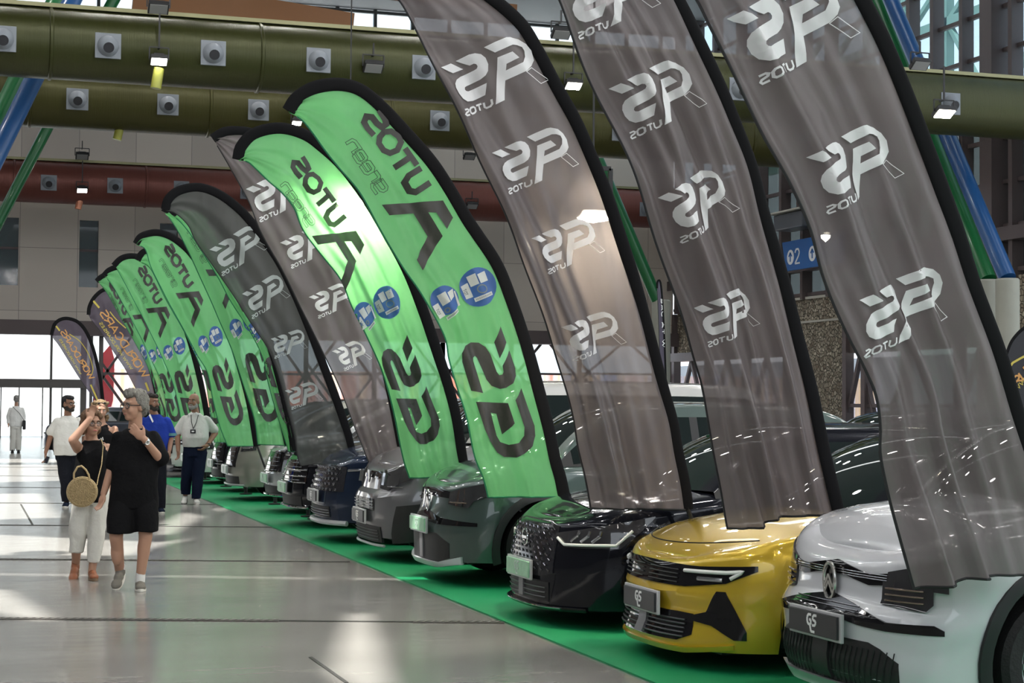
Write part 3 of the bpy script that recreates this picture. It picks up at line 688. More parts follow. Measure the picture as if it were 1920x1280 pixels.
    def plate(c,z,kind,off=.03,label=None):
        x=c.surf(0,z,0).x-off
        h=.12
        bg={'green':mat('plate_green',(.30,.55,.36),.4,noise=.2,nscale=20),'black':mat('plate_black',(.03,.03,.035),.3),'white':mat('plate_white',(.55,.62,.58),.4)}[kind]
        hd=MB().box((x+.012,0,z),(.02,.56,h+.03)).build('plate_holder',silverp if kind!='black' else mat('plate_holder_grey',(.5,.5,.52),.3),c.root,bevel=.004)
        pl=MB().box((x-.004,-.0,z),(.016,.52,h)).build('number_plate',bg,c.root,bevel=.003)
        if label: pl['label']=label
        gm=mat('plate_print_white',(.85,.85,.85),.5) if kind=='black' else mat('plate_print_dim',(.5,.62,.55) if kind=='green' else (.35,.4,.4),.5)
        t=MB(); X=x-.0135; s=.045
        # front view: viewer sees -y to the right
        def st(pts,w=.013):
            for (a,b),(a2,b2) in zip(pts,pts[1:]): t.bar((X,-a*s,z+b*s),(X,-a2*s,z+b2*s),.003,w)
        st([(-.2,.95),(-.8,.95),(-1.1,.6),(-1.1,.1),(-.8,-.2),(-.25,-.2),(-.25,.35),(-.6,.35)]); st([(-.45,-.2),(-.2,-1.0),(.6,-1.0)])
        st([(1.1,.95),(.5,.95),(.2,.65),(.3,.4),(.8,.3),(.95,.05),(.7,-.25),(.1,-.25)])
        t.build('plate_print',gm,pl,smooth=False)
    def badge(c,z,kind,off=.03,m=None):
        x=c.surf(0,z,0).x-off; m=m or chrome
        def ring(ry,rz,w=.012): return [(x,ry*math.cos(q),z+rz*math.sin(q)) for q in np.linspace(0,2*math.pi,33)]
        if kind=='oval':
            o=MB().tube(ring(.058,.095),.011,8).build('badge',m,c.root)
            MB().add([(x+.008,p[1]*.95,z+(p[2]-z)*.95) for p in ring(.058,.095)[:-1]],[tuple(range(32))]).build('badge_plate',blk,o)
            b=MB()
            for dz in (0,-.035): b.bar((x-.004,-.045,z-.03+dz),(x-.004,0,z+.035+dz),.01,.016).bar((x-.004,.045,z-.03+dz),(x-.004,0,z+.035+dz),.01,.016)
            b.build('badge_chevrons',m,o)
        elif kind=='round':
            o=MB().tube(ring(.06,.06),.008,8).build('badge',m,c.root); MB().bar((x-.003,-.05,z),(x-.003,.05,z),.01,.02).build('badge_bar',m,o)
        elif kind=='shield':
            pts=[(x,-.05,z+.06),(x,.05,z+.06),(x,.05,z-.02),(x,0,z-.07),(x,-.05,z-.02)]
            MB().prism([Vector(p) for p in pts],(-.008,0,0),(.008,0,0)).build('badge',m,c.root)
    def seam(c,pts,w=.004):
        return MB().tube([c.top(x,y) for x,y in pts],w,6).build('bonnet_seam',mat('seam_dark',(.01,.01,.01),.8),c.root)
def ln(a,b,n): return [a+(b-a)*k/(n-1) for k in range(n)]
# --- white hatchback at the right edge (sculpted bumper, oval badge)
R=math.radians
CARS=[]
white=paint('white',(.62,.64,.68),0,.25)
c=Car('c3',(4.4,8.3),R(1),white,'white hatchback with black lamp band and dark plate, nearest at the right edge',L=4.05,W=1.78,Hh=1.57,D=.52,p=3.0,q=2.2,clad=True,wr=.34,fo=.86,wb=2.54,zb=.2,
    ztop=[(0,.83),(.12,.9),(.5,.985),(1.1,1.06),(3.2,1.1),(4.05,1.02)],front=[(.1,.06),(.2,.0),(.28,-.01),(.36,0),(.5,-.015),(.56,.03),(.6,.06),(.72,.07),(.84,.1),(1,.16)],side=[(.2,.05),(.5,.0),(.75,.0),(.95,.05),(1.1,.1)],cowl=1.05,roof0=1.8,roof1=3.3,rend=3.95,crown=.09,lift=.04)
c.patch('upper_grille_band',blk,[(-.62,.75),(-.35,.72),(-.1,.755),(0,.77),(.1,.755),(.35,.72),(.62,.75)],[(-.62,.685),(-.35,.665),(-.1,.70),(0,.70),(.1,.70),(.35,.665),(.62,.685)],.008)
c.slats('grille_slats',mat('dark_chrome',(.2,.2,.22),.15,metal=1),-.5,.5,(.70,.712,.725),.006,.012)
for sg in (-1,1):
    h=c.patch('headlamp',lampg,[(sg*.50,.745),(sg*.68,.78),(sg*.88,.83)] if sg>0 else [(-.88,.83),(-.68,.78),(-.50,.745)],[(sg*.50,.69),(sg*.88,.66)] if sg>0 else [(-.88,.66),(-.50,.69)],.012)
    lo=[(.47,.70),(.80,.70)]; lb=[(.47,.585),(.76,.565),(.80,.60)]
    if sg<0: lo=[(-a,z) for a,z in lo][::-1]; lb=[(-a,z) for a,z in lb][::-1]
    h2=c.patch('headlamp_lower',lampg,lo,lb,.014)
    for z in (.605,.635,.665): c.bar('lamp_strip',mat('lamp_bronze',(.28,.22,.18),.2,metal=.8),sg*.50,sg*.75,z,w=.010,off=.02,parent=h2)
c.patch('middle_grille',blk,[(-.86,.48),(-.81,.505),(-.55,.50),(-.4,.535),(-.25,.565),(0,.60),(.25,.565),(.4,.535),(.55,.50),(.86,.48)],[(-.86,.455),(-.55,.455),(-.35,.465),(0,.505),(.35,.465),(.55,.455),(.86,.455)],.008)
c.slats('grille_slats',mat('dark_chrome'),-.33,.33,(.535,.555),.006,.012)
lg=c.patch('lower_grille',mat('grille_mesh',(.02,.02,.022),.5,noise=.4,nscale=60),[(-.62,.30),(-.5,.36),(-.42,.385),(.42,.385),(.5,.36),(.62,.30)],[(-.62,.17),(-.5,.14),(.5,.14),(.62,.17)],.004)
mb=MB()
for k in range(26):
    a=-.55+k*.044; mb.tube([c.surf(a-.05*t,.15+.2*t,.01) for t in (0,.5,1)],.004,4)
mb.build('grille_ribs',trimm,lg)
c.patch('bumper_lip',silverp,[(-.62,.165),(-.5,.14),(.5,.14),(.62,.165)],[(-.62,.11),(-.45,.085),(.45,.085),(.62,.11)],.03)
c.patch('sensor_panel',trimm,[(-.08,.37),(.08,.37)],[(-.05,.16),(.05,.16)],.02)
c.plate(.435,'black',.05,'dark number plate with white lettered logo'); c.badge(.655,'oval',.03,mat('badge_chrome',(.6,.6,.58),.2,metal=.9))
c.patch('side_sill_trim',trimm,[(-2.9,.27),(-1.75,.27)],[(-2.9,.21),(-1.75,.21)],.01)
# --- yellow hatchback
yel=paint('yellow',(.62,.42,.025),.35,.3)
c=Car('astra',(4.2,10.35),R(0),yel,'metallic yellow hatchback with black visor grille, second from the right',L=4.37,W=1.86,Hh=1.47,D=.72,p=2.7,q=2.0,wr=.345,fo=.95,wb=2.67,zb=.16,
    ztop=[(0,.70),(.15,.76),(.5,.84),(1.0,.92),(1.3,.96),(3.4,1.02),(4.37,1.0)],front=[(.1,.04),(.17,.0),(.22,-.015),(.3,.02),(.42,.03),(.5,0),(.56,.03),(.7,.06),(.78,.09),(1,.2)],side=[(.16,.07),(.3,.03),(.6,.0),(.74,.02),(.78,.055),(1,.1)],cowl=1.25,roof0=2.15,roof1=3.3,rend=4.2,crown=.06,r=.07,lift=-.035,roofm=paint('black',(.006,.007,.012),.3,.15))
v=c.patch('visor_grille',blk,[(-1.0,.69),(-.6,.672),(0,.675),(.6,.672),(1.0,.69)],[(-1.0,.66),(-.8,.58),(-.5,.545),(0,.54),(.5,.545),(.8,.58),(1.0,.66)],.01)
for sg in (-1,1):
    c.poly('lamp_strip',drl,[(sg*.48,.64),(sg*.8,.645),(sg*.91,.655),(sg*.83,.61)],.018,v,w=.012)
    c.bar('lamp_module',refl,sg*.6,sg*.78,.60,w=.03,off=.012,parent=v)
    c.slats('visor_slats',trimm,sg*.05,sg*.42,(.565,.59,.615,.64),.008,.016,v)
lg=c.patch('lower_grille',blk,[(-.56,.38),(-.45,.385),(.45,.385),(.56,.38)],[(-.56,.255),(-.45,.215),(0,.21),(.45,.215),(.56,.255)],.006)
c.slats('grille_slats',mat('slat_grey',(.05,.05,.055),.3),-.5,.5,(.24,.265,.29,.315,.34),.012,.014,lg)
for sg in (-1,1):
    s_=lambda L_: [(a*sg,z) for a,z in L_][::sg]
    c.patch('side_intake',blk,s_([(.56,.375),(.66,.40),(.74,.53),(.80,.53),(.93,.29)]),s_([(.56,.34),(.70,.32),(.85,.24),(.93,.24)]),.008)
c.patch('radar_panel',mat('radar_grey',(.16,.16,.17),.35),[(-.06,.40),(.06,.40)],[(-.06,.22),(.06,.22)],.025)
c.plate(.42,'black',.05,'dark number plate with white lettered logo'); c.patch('bumper_lip',yel,[(-.85,.21),(-.5,.175),(.5,.175),(.85,.21)],[(-.85,.18),(-.5,.14),(.5,.14),(.85,.18)],.02)
c.seam([(.03+.30*(abs(y)/.72)**2.2*1.0+.08,y) for y in ln(-.74,.74,25)])
# --- black crossover with chevron headlamps
bp_=paint('black',(.006,.007,.012),.3,.15)
c=Car('dsx',(4.08,12.45),R(0),bp_,'glossy black crossover with chevron headlamps and pale green plate, third from the right',L=4.5,W=1.85,Hh=1.52,D=.7,p=2.7,q=2.0,wr=.35,fo=.92,wb=2.7,zb=.2,
    ztop=[(0,.84),(.2,.9),(.6,.96),(1.2,1.03),(3.4,1.05),(4.5,1.02)],cowl=1.2,roof0=2.1,roof1=3.5,rend=4.3,crown=.07,lift=-.06,front=[(.12,.05),(.2,0),(.3,0),(.5,.0),(.8,.07),(1,.2)])
g=c.patch('grille',mat('grille_mesh_gloss',(.02,.02,.025),.15,noise=.5,nscale=40),[(-.5,.79),(-.3,.82),(.3,.82),(.5,.79)],[(-.5,.45),(-.35,.42),(.35,.42),(.5,.45)],.008)
mb=MB(); rng=random.Random(3)
for i in range(11):
    for j in range(9):
        a=-.45+i*.09+(j%2)*.045; z=.47+j*.037; mb.tube([c.surf(a-.014,z-.008,.014),c.surf(a+.014,z+.008,.014)],.005,5)
mb.build('grille_studs',mat('dark_chrome'),g); c.badge(.68,'round',.03)
h=None
for sg in (-1,1):
    s_=lambda L_: [(a*sg,z) for a,z in L_][::sg]
    h=c.patch('headlamp',lampg,s_([(.48,.74),(.75,.78),(1.32,.88)]),s_([(.48,.72),(.6,.645),(1.05,.65),(1.32,.87)]),.01)
    c.poly('lamp_strip',drl,[(sg*.52,.71),(sg*.60,.665),(sg*1.02,.675),(sg*1.14,.78)],.02,h,w=.011)
    for k in range(3): c.poly('lamp_module',refl,[(sg*(.66+.09*k),.69),(sg*(.72+.09*k),.735),(sg*(.73+.09*k),.77)],.014,h,w=.012)
lg=c.patch('lower_grille',trimm,[(-.45,.38),(.45,.38)],[(-.5,.24),(.5,.24)],.006); c.slats('grille_slats',mat('slat_grey'),-.42,.42,(.27,.305,.34),.012,.012,lg)
c.patch('radar_panel',mat('radar_grey'),[(-.05,.38),(.05,.38)],[(-.05,.25),(.05,.25)],.02)
c.patch('bumper_lip',blk,[(-.8,.215),(.8,.215)],[(-.8,.185),(.8,.185)],.03); c.bar('chrome_lip',chrome,-.6,.6,.205,w=.012,off=.036)
c.plate(.455,'green',.04,'pale green reflecting number plate')
# --- grey green crossover
gg=paint('greygreen',(.055,.085,.08),.3,.3)
c=Car('c3a',(4.08,15.4),R(0),gg,'dark grey green crossover with oval badge and pale lower lip, fourth from the right',L=4.4,W=1.8,Hh=1.62,D=.55,p=2.9,q=2.1,clad=True,wr=.35,fo=.88,wb=2.67,zb=.22,
    ztop=[(0,.9),(.15,.96),(.5,1.03),(1.1,1.1),(3.4,1.12),(4.4,1.05)],front=[(.1,.06),(.2,0),(.5,-.01),(.6,.03),(.66,.06),(.9,.1),(1.1,.18)],cowl=1.05,roof0=1.8,roof1=3.6,rend=4.3,crown=.08)
c.patch('upper_grille_band',blk,[(-.55,.83),(0,.85),(.55,.83)],[(-.55,.77),(0,.78),(.55,.77)],.008)
for sg in (-1,1):
    s_=lambda L_: [(a*sg,z) for a,z in L_][::sg]
    c.patch('headlamp',lampg,s_([(.5,.83),(.98,.92)]),s_([(.5,.72),(.8,.70),(.85,.76),(.98,.8)]),.012); c.bar('lamp_strip',mat('lamp_bronze'),sg*.53,sg*.78,.74,w=.012,off=.02)
c.patch('middle_grille',blk,[(-.9,.57),(-.4,.60),(0,.65),(.4,.60),(.9,.57)],[(-.9,.54),(-.4,.54),(0,.56),(.4,.54),(.9,.54)],.008)
lg=c.patch('lower_grille',mat('grille_mesh'),[(-.6,.38),(-.4,.46),(.4,.46),(.6,.38)],[(-.6,.25),(-.4,.2),(.4,.2),(.6,.25)],.004); c.patch('sensor_panel',mat('radar_grey'),[(-.05,.45),(.05,.45)],[(-.05,.22),(.05,.22)],.015)
c.patch('bumper_lip',mat('pale_lip',(.5,.52,.54),.35),[(-.75,.27),(-.45,.205),(.45,.205),(.75,.27)],[(-.72,.2),(-.4,.155),(.4,.155),(.72,.2)],.03)
c.plate(.52,'green',.05,'pale green reflecting number plate'); c.badge(.73,'oval',.03)
# --- grey van-like people carrier
vg=paint('grey',(.13,.13,.145),.4,.3)
c=Car('berl',(4.06,17.7),R(0),vg,'mid grey tall people carrier with black wheel arches, fifth from the right',L=4.4,W=1.85,Hh=1.84,D=.5,p=3.2,q=2.2,clad=True,wr=.35,fo=.9,wb=2.78,zb=.25,r=.12,roofm=paint('roof_silver',(.42,.42,.41),.6),
    ztop=[(0,.98),(.15,1.06),(.5,1.12),(1.0,1.2),(3.4,1.22),(4.4,1.2)],front=[(.1,.08),(.2,.02),(.45,-.02),(.68,-.02),(.72,.05),(.9,.08),(1.1,.15)],cowl=.95,roof0=1.75,roof1=4.0,rend=4.38,crown=.08)
c.patch('upper_grille_band',blk,[(-.95,.97),(-.5,.91),(.5,.91),(.95,.97)],[(-.95,.9),(-.5,.84),(.5,.84),(.95,.9)],.008)
for sg in (-1,1):
    s_=lambda L_: [(a*sg,z) for a,z in L_][::sg]
    c.patch('headlamp',lampg,s_([(.42,.93),(.95,1.0)]),s_([(.42,.75),(.62,.73),(.95,.86)]),.014); c.poly('lamp_strip',refl,[(sg*.5,.9),(sg*.5,.78)],.02,w=.03); c.bar('lamp_strip',refl,sg*.6,sg*.85,.77,w=.012,off=.012)
c.badge(.86,'shield',.03); g=c.patch('middle_grille',blk,[(-.42,.64),(.42,.64)],[(-.38,.52),(.38,.52)],.008); c.slats('grille_slats',silverp,-.4,.4,(.55,.58,.61),.01,.014,g)
lg=c.patch('lower_grille',trimm,[(-.55,.36),(.55,.36)],[(-.6,.2),(.6,.2)],.01); c.slats('grille_slats',mat('slat_grey'),-.5,.5,(.23,.26,.29,.32),.012,.016,lg)
c.bar('bumper_lip',silverp,-.6,.6,.17,w=.03,off=.03); c.plate(.45,'black',.05,'grey number plate')
c.patch('lower_cladding',trimm,[(-1.15,.62),(-.8,.58),(-.72,.3)],[(-1.15,.24),(-.72,.2)],.006)
# --- navy SUV with jewel grille
nv=paint('navy',(.012,.022,.05),.35,.22)
c=Car('tuc',(4.02,20.1),R(0),nv,'dark navy SUV with jewelled chrome grille, sixth from the right',L=4.5,W=1.86,Hh=1.65,D=.62,p=2.8,q=2.0,wr=.36,fo=.9,wb=2.68,zb=.25,ztop=[(0,.93),(.2,1.0),(.6,1.06),(1.15,1.12),(3.4,1.14),(4.5,1.1)],cowl=1.1,roof0=1.95,roof1=3.7,rend=4.4)
g=c.patch('grille',mat('grille_mesh_gloss'),[(-.75,.88),(0,.9),(.75,.88)],[(-.5,.6),(.5,.6)],.008); mb=MB()
for i in range(13):
    for j in range(5):
        a=-.62+i*.1+(j%2)*.05; z=.62+j*.06; mb.ball(c.surf(a,z,.012),(.014,.036,.02),8)
mb.build('grille_studs',mat('dark_chrome'),g)
c.bar('bumper_lip',silverp,-.8,.8,.24,w=.06,off=.03); lg=c.patch('lower_grille',trimm,[(-.5,.42),(.5,.42)],[(-.6,.3),(.6,.3)],.008); c.slats('grille_slats',alloy,-.5,.5,(.32,.35,.38),.01,.016,lg)
c.plate(.53,'black',.05,'grey number plate'); c.bar('headlamp',refl,.78,1.1,.84,.86,w=.03,off=.008,both=True)
# --- generic crossovers further down the row
def generic(loc,col,label,Hh,zn,gr,plate,lamp,lip=chrome,W=1.84,L=4.45,rz=0,chromes=(),group=None,p=2.7,q=2.0):
    c=Car('g',loc,R(rz),col,label,L=L,W=W,Hh=Hh,D=.6,p=p,q=q,wr=.35,fo=.9,wb=2.68,zb=.24,ztop=[(0,zn),(.2,zn+.07),(.6,zn+.12),(1.15,zn+.18),(3.4,zn+.2),(L,zn+.15)],cowl=1.1,roof0=1.95,roof1=3.6,rend=L-.15,group=group)
    gw,gz0,gz1=gr; g=c.patch('grille',blk,[(-gw,gz1),(gw,gz1)],[(-gw*.8,gz0),(gw*.8,gz0)],.008)
    c.slats('grille_slats',mat('dark_chrome'),-gw*.8,gw*.8,ln(gz0+.03,gz1-.03,5),.01,.014,g)
    for z in chromes: c.bar('chrome_trim',chrome,-gw,gw,z,w=.02,off=.014)
    for sg in (-1,1):
        s_=lambda L_: [(a*sg,z) for a,z in L_][::sg]
        h=c.patch('headlamp',lampg,s_([(lamp[0],lamp[3]),(lamp[1],lamp[3]+.04)]),s_([(lamp[0],lamp[2]),(lamp[1],lamp[2]+.03)]),.012)
        c.bar('lamp_module',refl,sg*(lamp[0]+.05),sg*(lamp[1]-.06),(lamp[2]+lamp[3])/2+.01,w=.05,off=.006,parent=h)
    c.patch('lower_grille',trimm,[(-.6,.40),(.6,.40)],[(-.6,.28),(.6,.28)],.008); c.bar('bumper_lip',lip,-.75,.75,.26,w=.035,off=.03)
    c.plate(.5,plate,.05); return c
generic((4.13,22.7),paint('black'),'black crossover with three chrome grille bars and pale plate, behind the navy SUV',1.6,.92,(.7,.58,.86),'green',(.7,1.05,.78,.86),chromes=(.58,.66,.74))
generic((4.35,25.4),paint('pale_silver',(.42,.44,.45),.4),'pale silver SUV with chrome framed lamps half hidden behind the black crossover',1.66,.98,(.6,.6,.9),'green',(.6,.98,.78,.92),chromes=(.6,.9))
generic((4.25,28.7),paint('champagne',(.33,.32,.28),.4),'champagne beige SUV with slim rectangular headlamps under the green flags',1.64,.96,(.5,.55,.9),'white',(.58,.95,.80,.92),lip=silverp)
generic((4.4,31.5),paint('black'),'dark small SUV with bright chrome latticed grille next to the champagne one',1.6,.95,(.62,.55,.9),'white',(.7,1.0,.8,.9),chromes=(.55,.9,.5))
generic((4.3,34.6),paint('pearl',(.6,.62,.6),.1),'pearl white fastback with black lower intake behind the man in the white polo',1.48,.82,(.7,.5,.72),'white',(.6,1.05,.66,.76),lip=trimm)
generic((4.2,37.6),paint('pearl'),'pearl white car with chrome grille edge, left of the man in the white polo',1.5,.84,(.65,.5,.76),'white',(.62,1.05,.68,.78),chromes=(.5,.76))
generic((4.2,40.9),paint('graphite',(.05,.055,.06),.4),'dark graphite car at the far left end of the row',1.45,.8,(.6,.5,.7),'white',(.6,1.05,.62,.74))
generic((2.55,50.5),paint('deepblue',(.05,.06,.08),.5),'dark open-looking coupe far away between the walking couple',1.4,.85,(.6,.5,.7),'white',(.6,1.05,.62,.74),rz=-35)
# second row seen between the flags
generic((16.0,18.3),paint('black'),'black saloon in the second row, right of the third grey flag pole',1.5,.9,(.6,.5,.7),'white',(.6,1.0,.7,.8),rz=180)
generic((16.2,21.6),paint('plum',(.03,.02,.03),.4),'dark plum car in the second row, roof just above the black saloon',1.56,.9,(.6,.5,.7),'white',(.6,1.0,.7,.8),rz=180)

for c in CARS:
    for ch in c.root.children:
        if c.lift and ch.name.split('.')[0] not in ('wheel','wheel_arch_liner'): ch.location.z+=c.lift
# ============================================================ FEATHER FLAGS
sleeve=mat('sleeve_black',(.008,.008,.009),.9,spec=.15); hemm=mat('hem_dark',(.02,.02,.022),.7); polem=mat('pole_black',(.02,.02,.02),.4)
brown=fabric('cloth_taupe',(.175,.150,.152),.15,.27,.45); darkc=fabric('cloth_dark_grey',(.085,.09,.085),.2,.35,.45); green=fabric('cloth_green',(.20,.60,.24),.14,.55,.5)
purple=fabric('cloth_purple_grey',(.10,.08,.11),.12,.3,.5)
pwhite=fabric('print_white',(.97,.97,1.0),.0,.3,.6); pgrey=fabric('print_dark',(.045,.04,.04),.05,.15,.5); pblue=fabric('print_blue',(.05,.13,.42),.04,.3,.5); ppaper=fabric('print_paper',(.72,.75,.72),.03,.3,.6)
pyel=fabric('print_yellow',(.75,.62,.12),.04,.3,.6); porg=fabric('print_orange',(.85,.45,.15),.04,.3,.6); pgwhite=fabric('print_greenish_white',(.62,.68,.66),.0,.45,.6); hemg=mat('hem_green',(.01,.16,.07),.7)
_cache={}
def fine(key, poly, step):
    "triangulate a pixel-space polygon and slice it to a fine grid"
    bm=bmesh.new(); vs=[bm.verts.new((x,y,0)) for x,y in poly]; f=bm.faces.new(vs); f.normal_update()
    bmesh.ops.triangulate(bm,faces=[f])
    xs=[p[0] for p in poly]; ys=[p[1] for p in poly]
    for ax,lo,hi in ((0,min(xs),max(xs)),(1,min(ys),max(ys))):
        t=lo+step
        while t<hi:
            co=[0,0,0]; co[ax]=t; no=[0,0,0]; no[ax]=1
            bmesh.ops.bisect_plane(bm,geom=bm.verts[:]+bm.edges[:]+bm.faces[:],plane_co=co,plane_no=no,dist=1e-4); t+=step
    bm.verts.index_update(); V=[(v.co.x,v.co.y) for v in bm.verts]; Fc=[tuple(v.index for v in f.verts) for f in bm.faces]; bm.free(); return V,Fc
def stroke_quads(pts,w,step,closed=False):
    P=[Vector((p[0],p[1])) for p in pts]
    if closed: P.append(P[0].copy())
    Q=[]
    for a,b in zip(P,P[1:]):
        n=max(1,int((b-a).length/step)); Q+= [a.lerp(b,k/n) for k in range(n)]
    Q.append(P[-1]); m=len(Q); rows=[]
    for i,p in enumerate(Q):
        if closed and i in (0,m-1): t1=(Q[1]-Q[0]); t0=(Q[-1]-Q[-2])
        else: t1=Q[min(i+1,m-1)]-Q[min(i,m-2)]; t0=Q[max(i,1)]-Q[max(i-1,0)]
        t1=t1.normalized(); t0=t0.normalized(); t=t0+t1
        if t.length<.3: t=t1
        t=t.normalized(); n=Vector((-t.y,t.x)); k=min(1.6,1/max(.4,n.dot(Vector((-t0.y,t0.x))))); rows.append([p+n*(w/2*k*s) for s in (-1,0,1)])
    V=[(q.x,q.y) for r in rows for q in r]; F_=[(i*3+j,i*3+j+1,i*3+j+4,i*3+j+3) for i in range(m-1) for j in (0,1)]
    return V,F_
GL={'A':(.9,[[(0,0),(.42,1),(.9,0)],[(.15,.33),(.73,.33)]]),'U':(.8,[[(0,1),(0,.25),(.2,0),(.6,0),(.8,.25),(.8,1)]]),'T':(.8,[[(0,1),(.8,1)],[(.4,1),(.4,0)]]),
'O':(.8,[[(.2,0),(.6,0),(.8,.22),(.8,.78),(.6,1),(.2,1),(0,.78),(0,.22),(.2,0)]]),'S':(.75,[[(.75,1),(.2,1),(0,.82),(.08,.6),(.6,.45),(.75,.25),(.6,0),(0,0)]]),
'W':(1.2,[[(0,1),(.3,0),(.6,.8),(.9,0),(1.2,1)]]),'R':(.75,[[(0,0),(0,1),(.55,1),(.75,.8),(.7,.55),(.5,.45),(0,.45)],[(.35,.45),(.8,0)]]),'L':(.6,[[(0,1),(0,0),(.6,0)]]),
'D':(.8,[[(0,0),(0,1),(.45,1),(.8,.7),(.8,.3),(.45,0),(0,0)]]),'C':(.75,[[(.75,.85),(.5,1),(.25,1),(0,.7),(0,.3),(.25,0),(.5,0),(.75,.15)]]),'E':(.6,[[(.6,1),(0,1),(0,0),(.6,0)],[(0,.5),(.5,.5)]]),
'.':(.15,[[(0,0),(.12,0)]]),'g':(.8,[[(.8,1),(.15,1),(0,.8),(0,.45),(.15,.25),(.8,.25)],[(.8,1),(.8,-.15),(.6,-.35),(.05,-.35)]]),'r':(.6,[[(0,0),(0,.8),(.15,1),(.6,1)]]),
'e':(.8,[[(.75,0),(.15,0),(0,.2),(0,.8),(.15,1),(.65,1),(.8,.8),(.8,.5),(.1,.5)]]),'n':(.8,[[(0,0),(0,1),(.6,1),(.8,.8),(.8,0)]]),' ':(.4,[])}
def text_strokes(s, o, ex, ey, gap=.22):
    "pixel strokes of a text; ex/ey pixel vectors per unit height"
    x=0; out=[]
    for ch in s:
        w,st=GL[ch]
        for p in st: out.append([(o[0]+ex[0]*(x+a)+ey[0]*b, o[1]+ex[1]*(x+a)+ey[1]*b) for a,b in p])
        x+=w+gap
    return out
# GS monogram as printed (seen mirrored), in its own units
GS_S=[(255,380),(420,300),(500,283),(580,295),(640,345),(675,430),(672,520),(640,580),(580,630),(400,715),(370,735),(366,765),(385,785),(420,787),(655,680),(648,835),(480,915),(400,930),(320,900),(260,840),(222,760),(222,700),(250,640),(310,595),(500,505),(530,485),(538,455),(520,428),(490,420),(440,442)]
GS_D=[(30,482),(180,418),(362,485),(205,552)]
GS_P=[(612,210),(750,145),(900,82),(960,72),(1080,95),(1180,160),(1250,250),(1285,380),(1250,455),(1170,530),(900,650),(890,912),(768,972),(790,500),(785,350),(980,272),(1075,350),(905,435),(900,520),(1130,410),(1165,330),(1160,250),(1130,200),(1060,178),(990,178),(750,285)]
GS_O=[(1170,538),(1250,478),(1478,640),(1375,690)]
GS_T=text_strokes('UTOS',(735,978),(-100,42),(-18,-80),.27)
T1,T2,T3=(30,482),(1478,640),(768,972)
def affine(src,dst):
    A=np.array([[x,y,1] for x,y in src]); X=np.linalg.solve(A,np.array(dst)); return lambda p:(X[0][0]*p[0]+X[1][0]*p[1]+X[2][0],X[0][1]*p[0]+X[1][1]*p[1]+X[2][1])
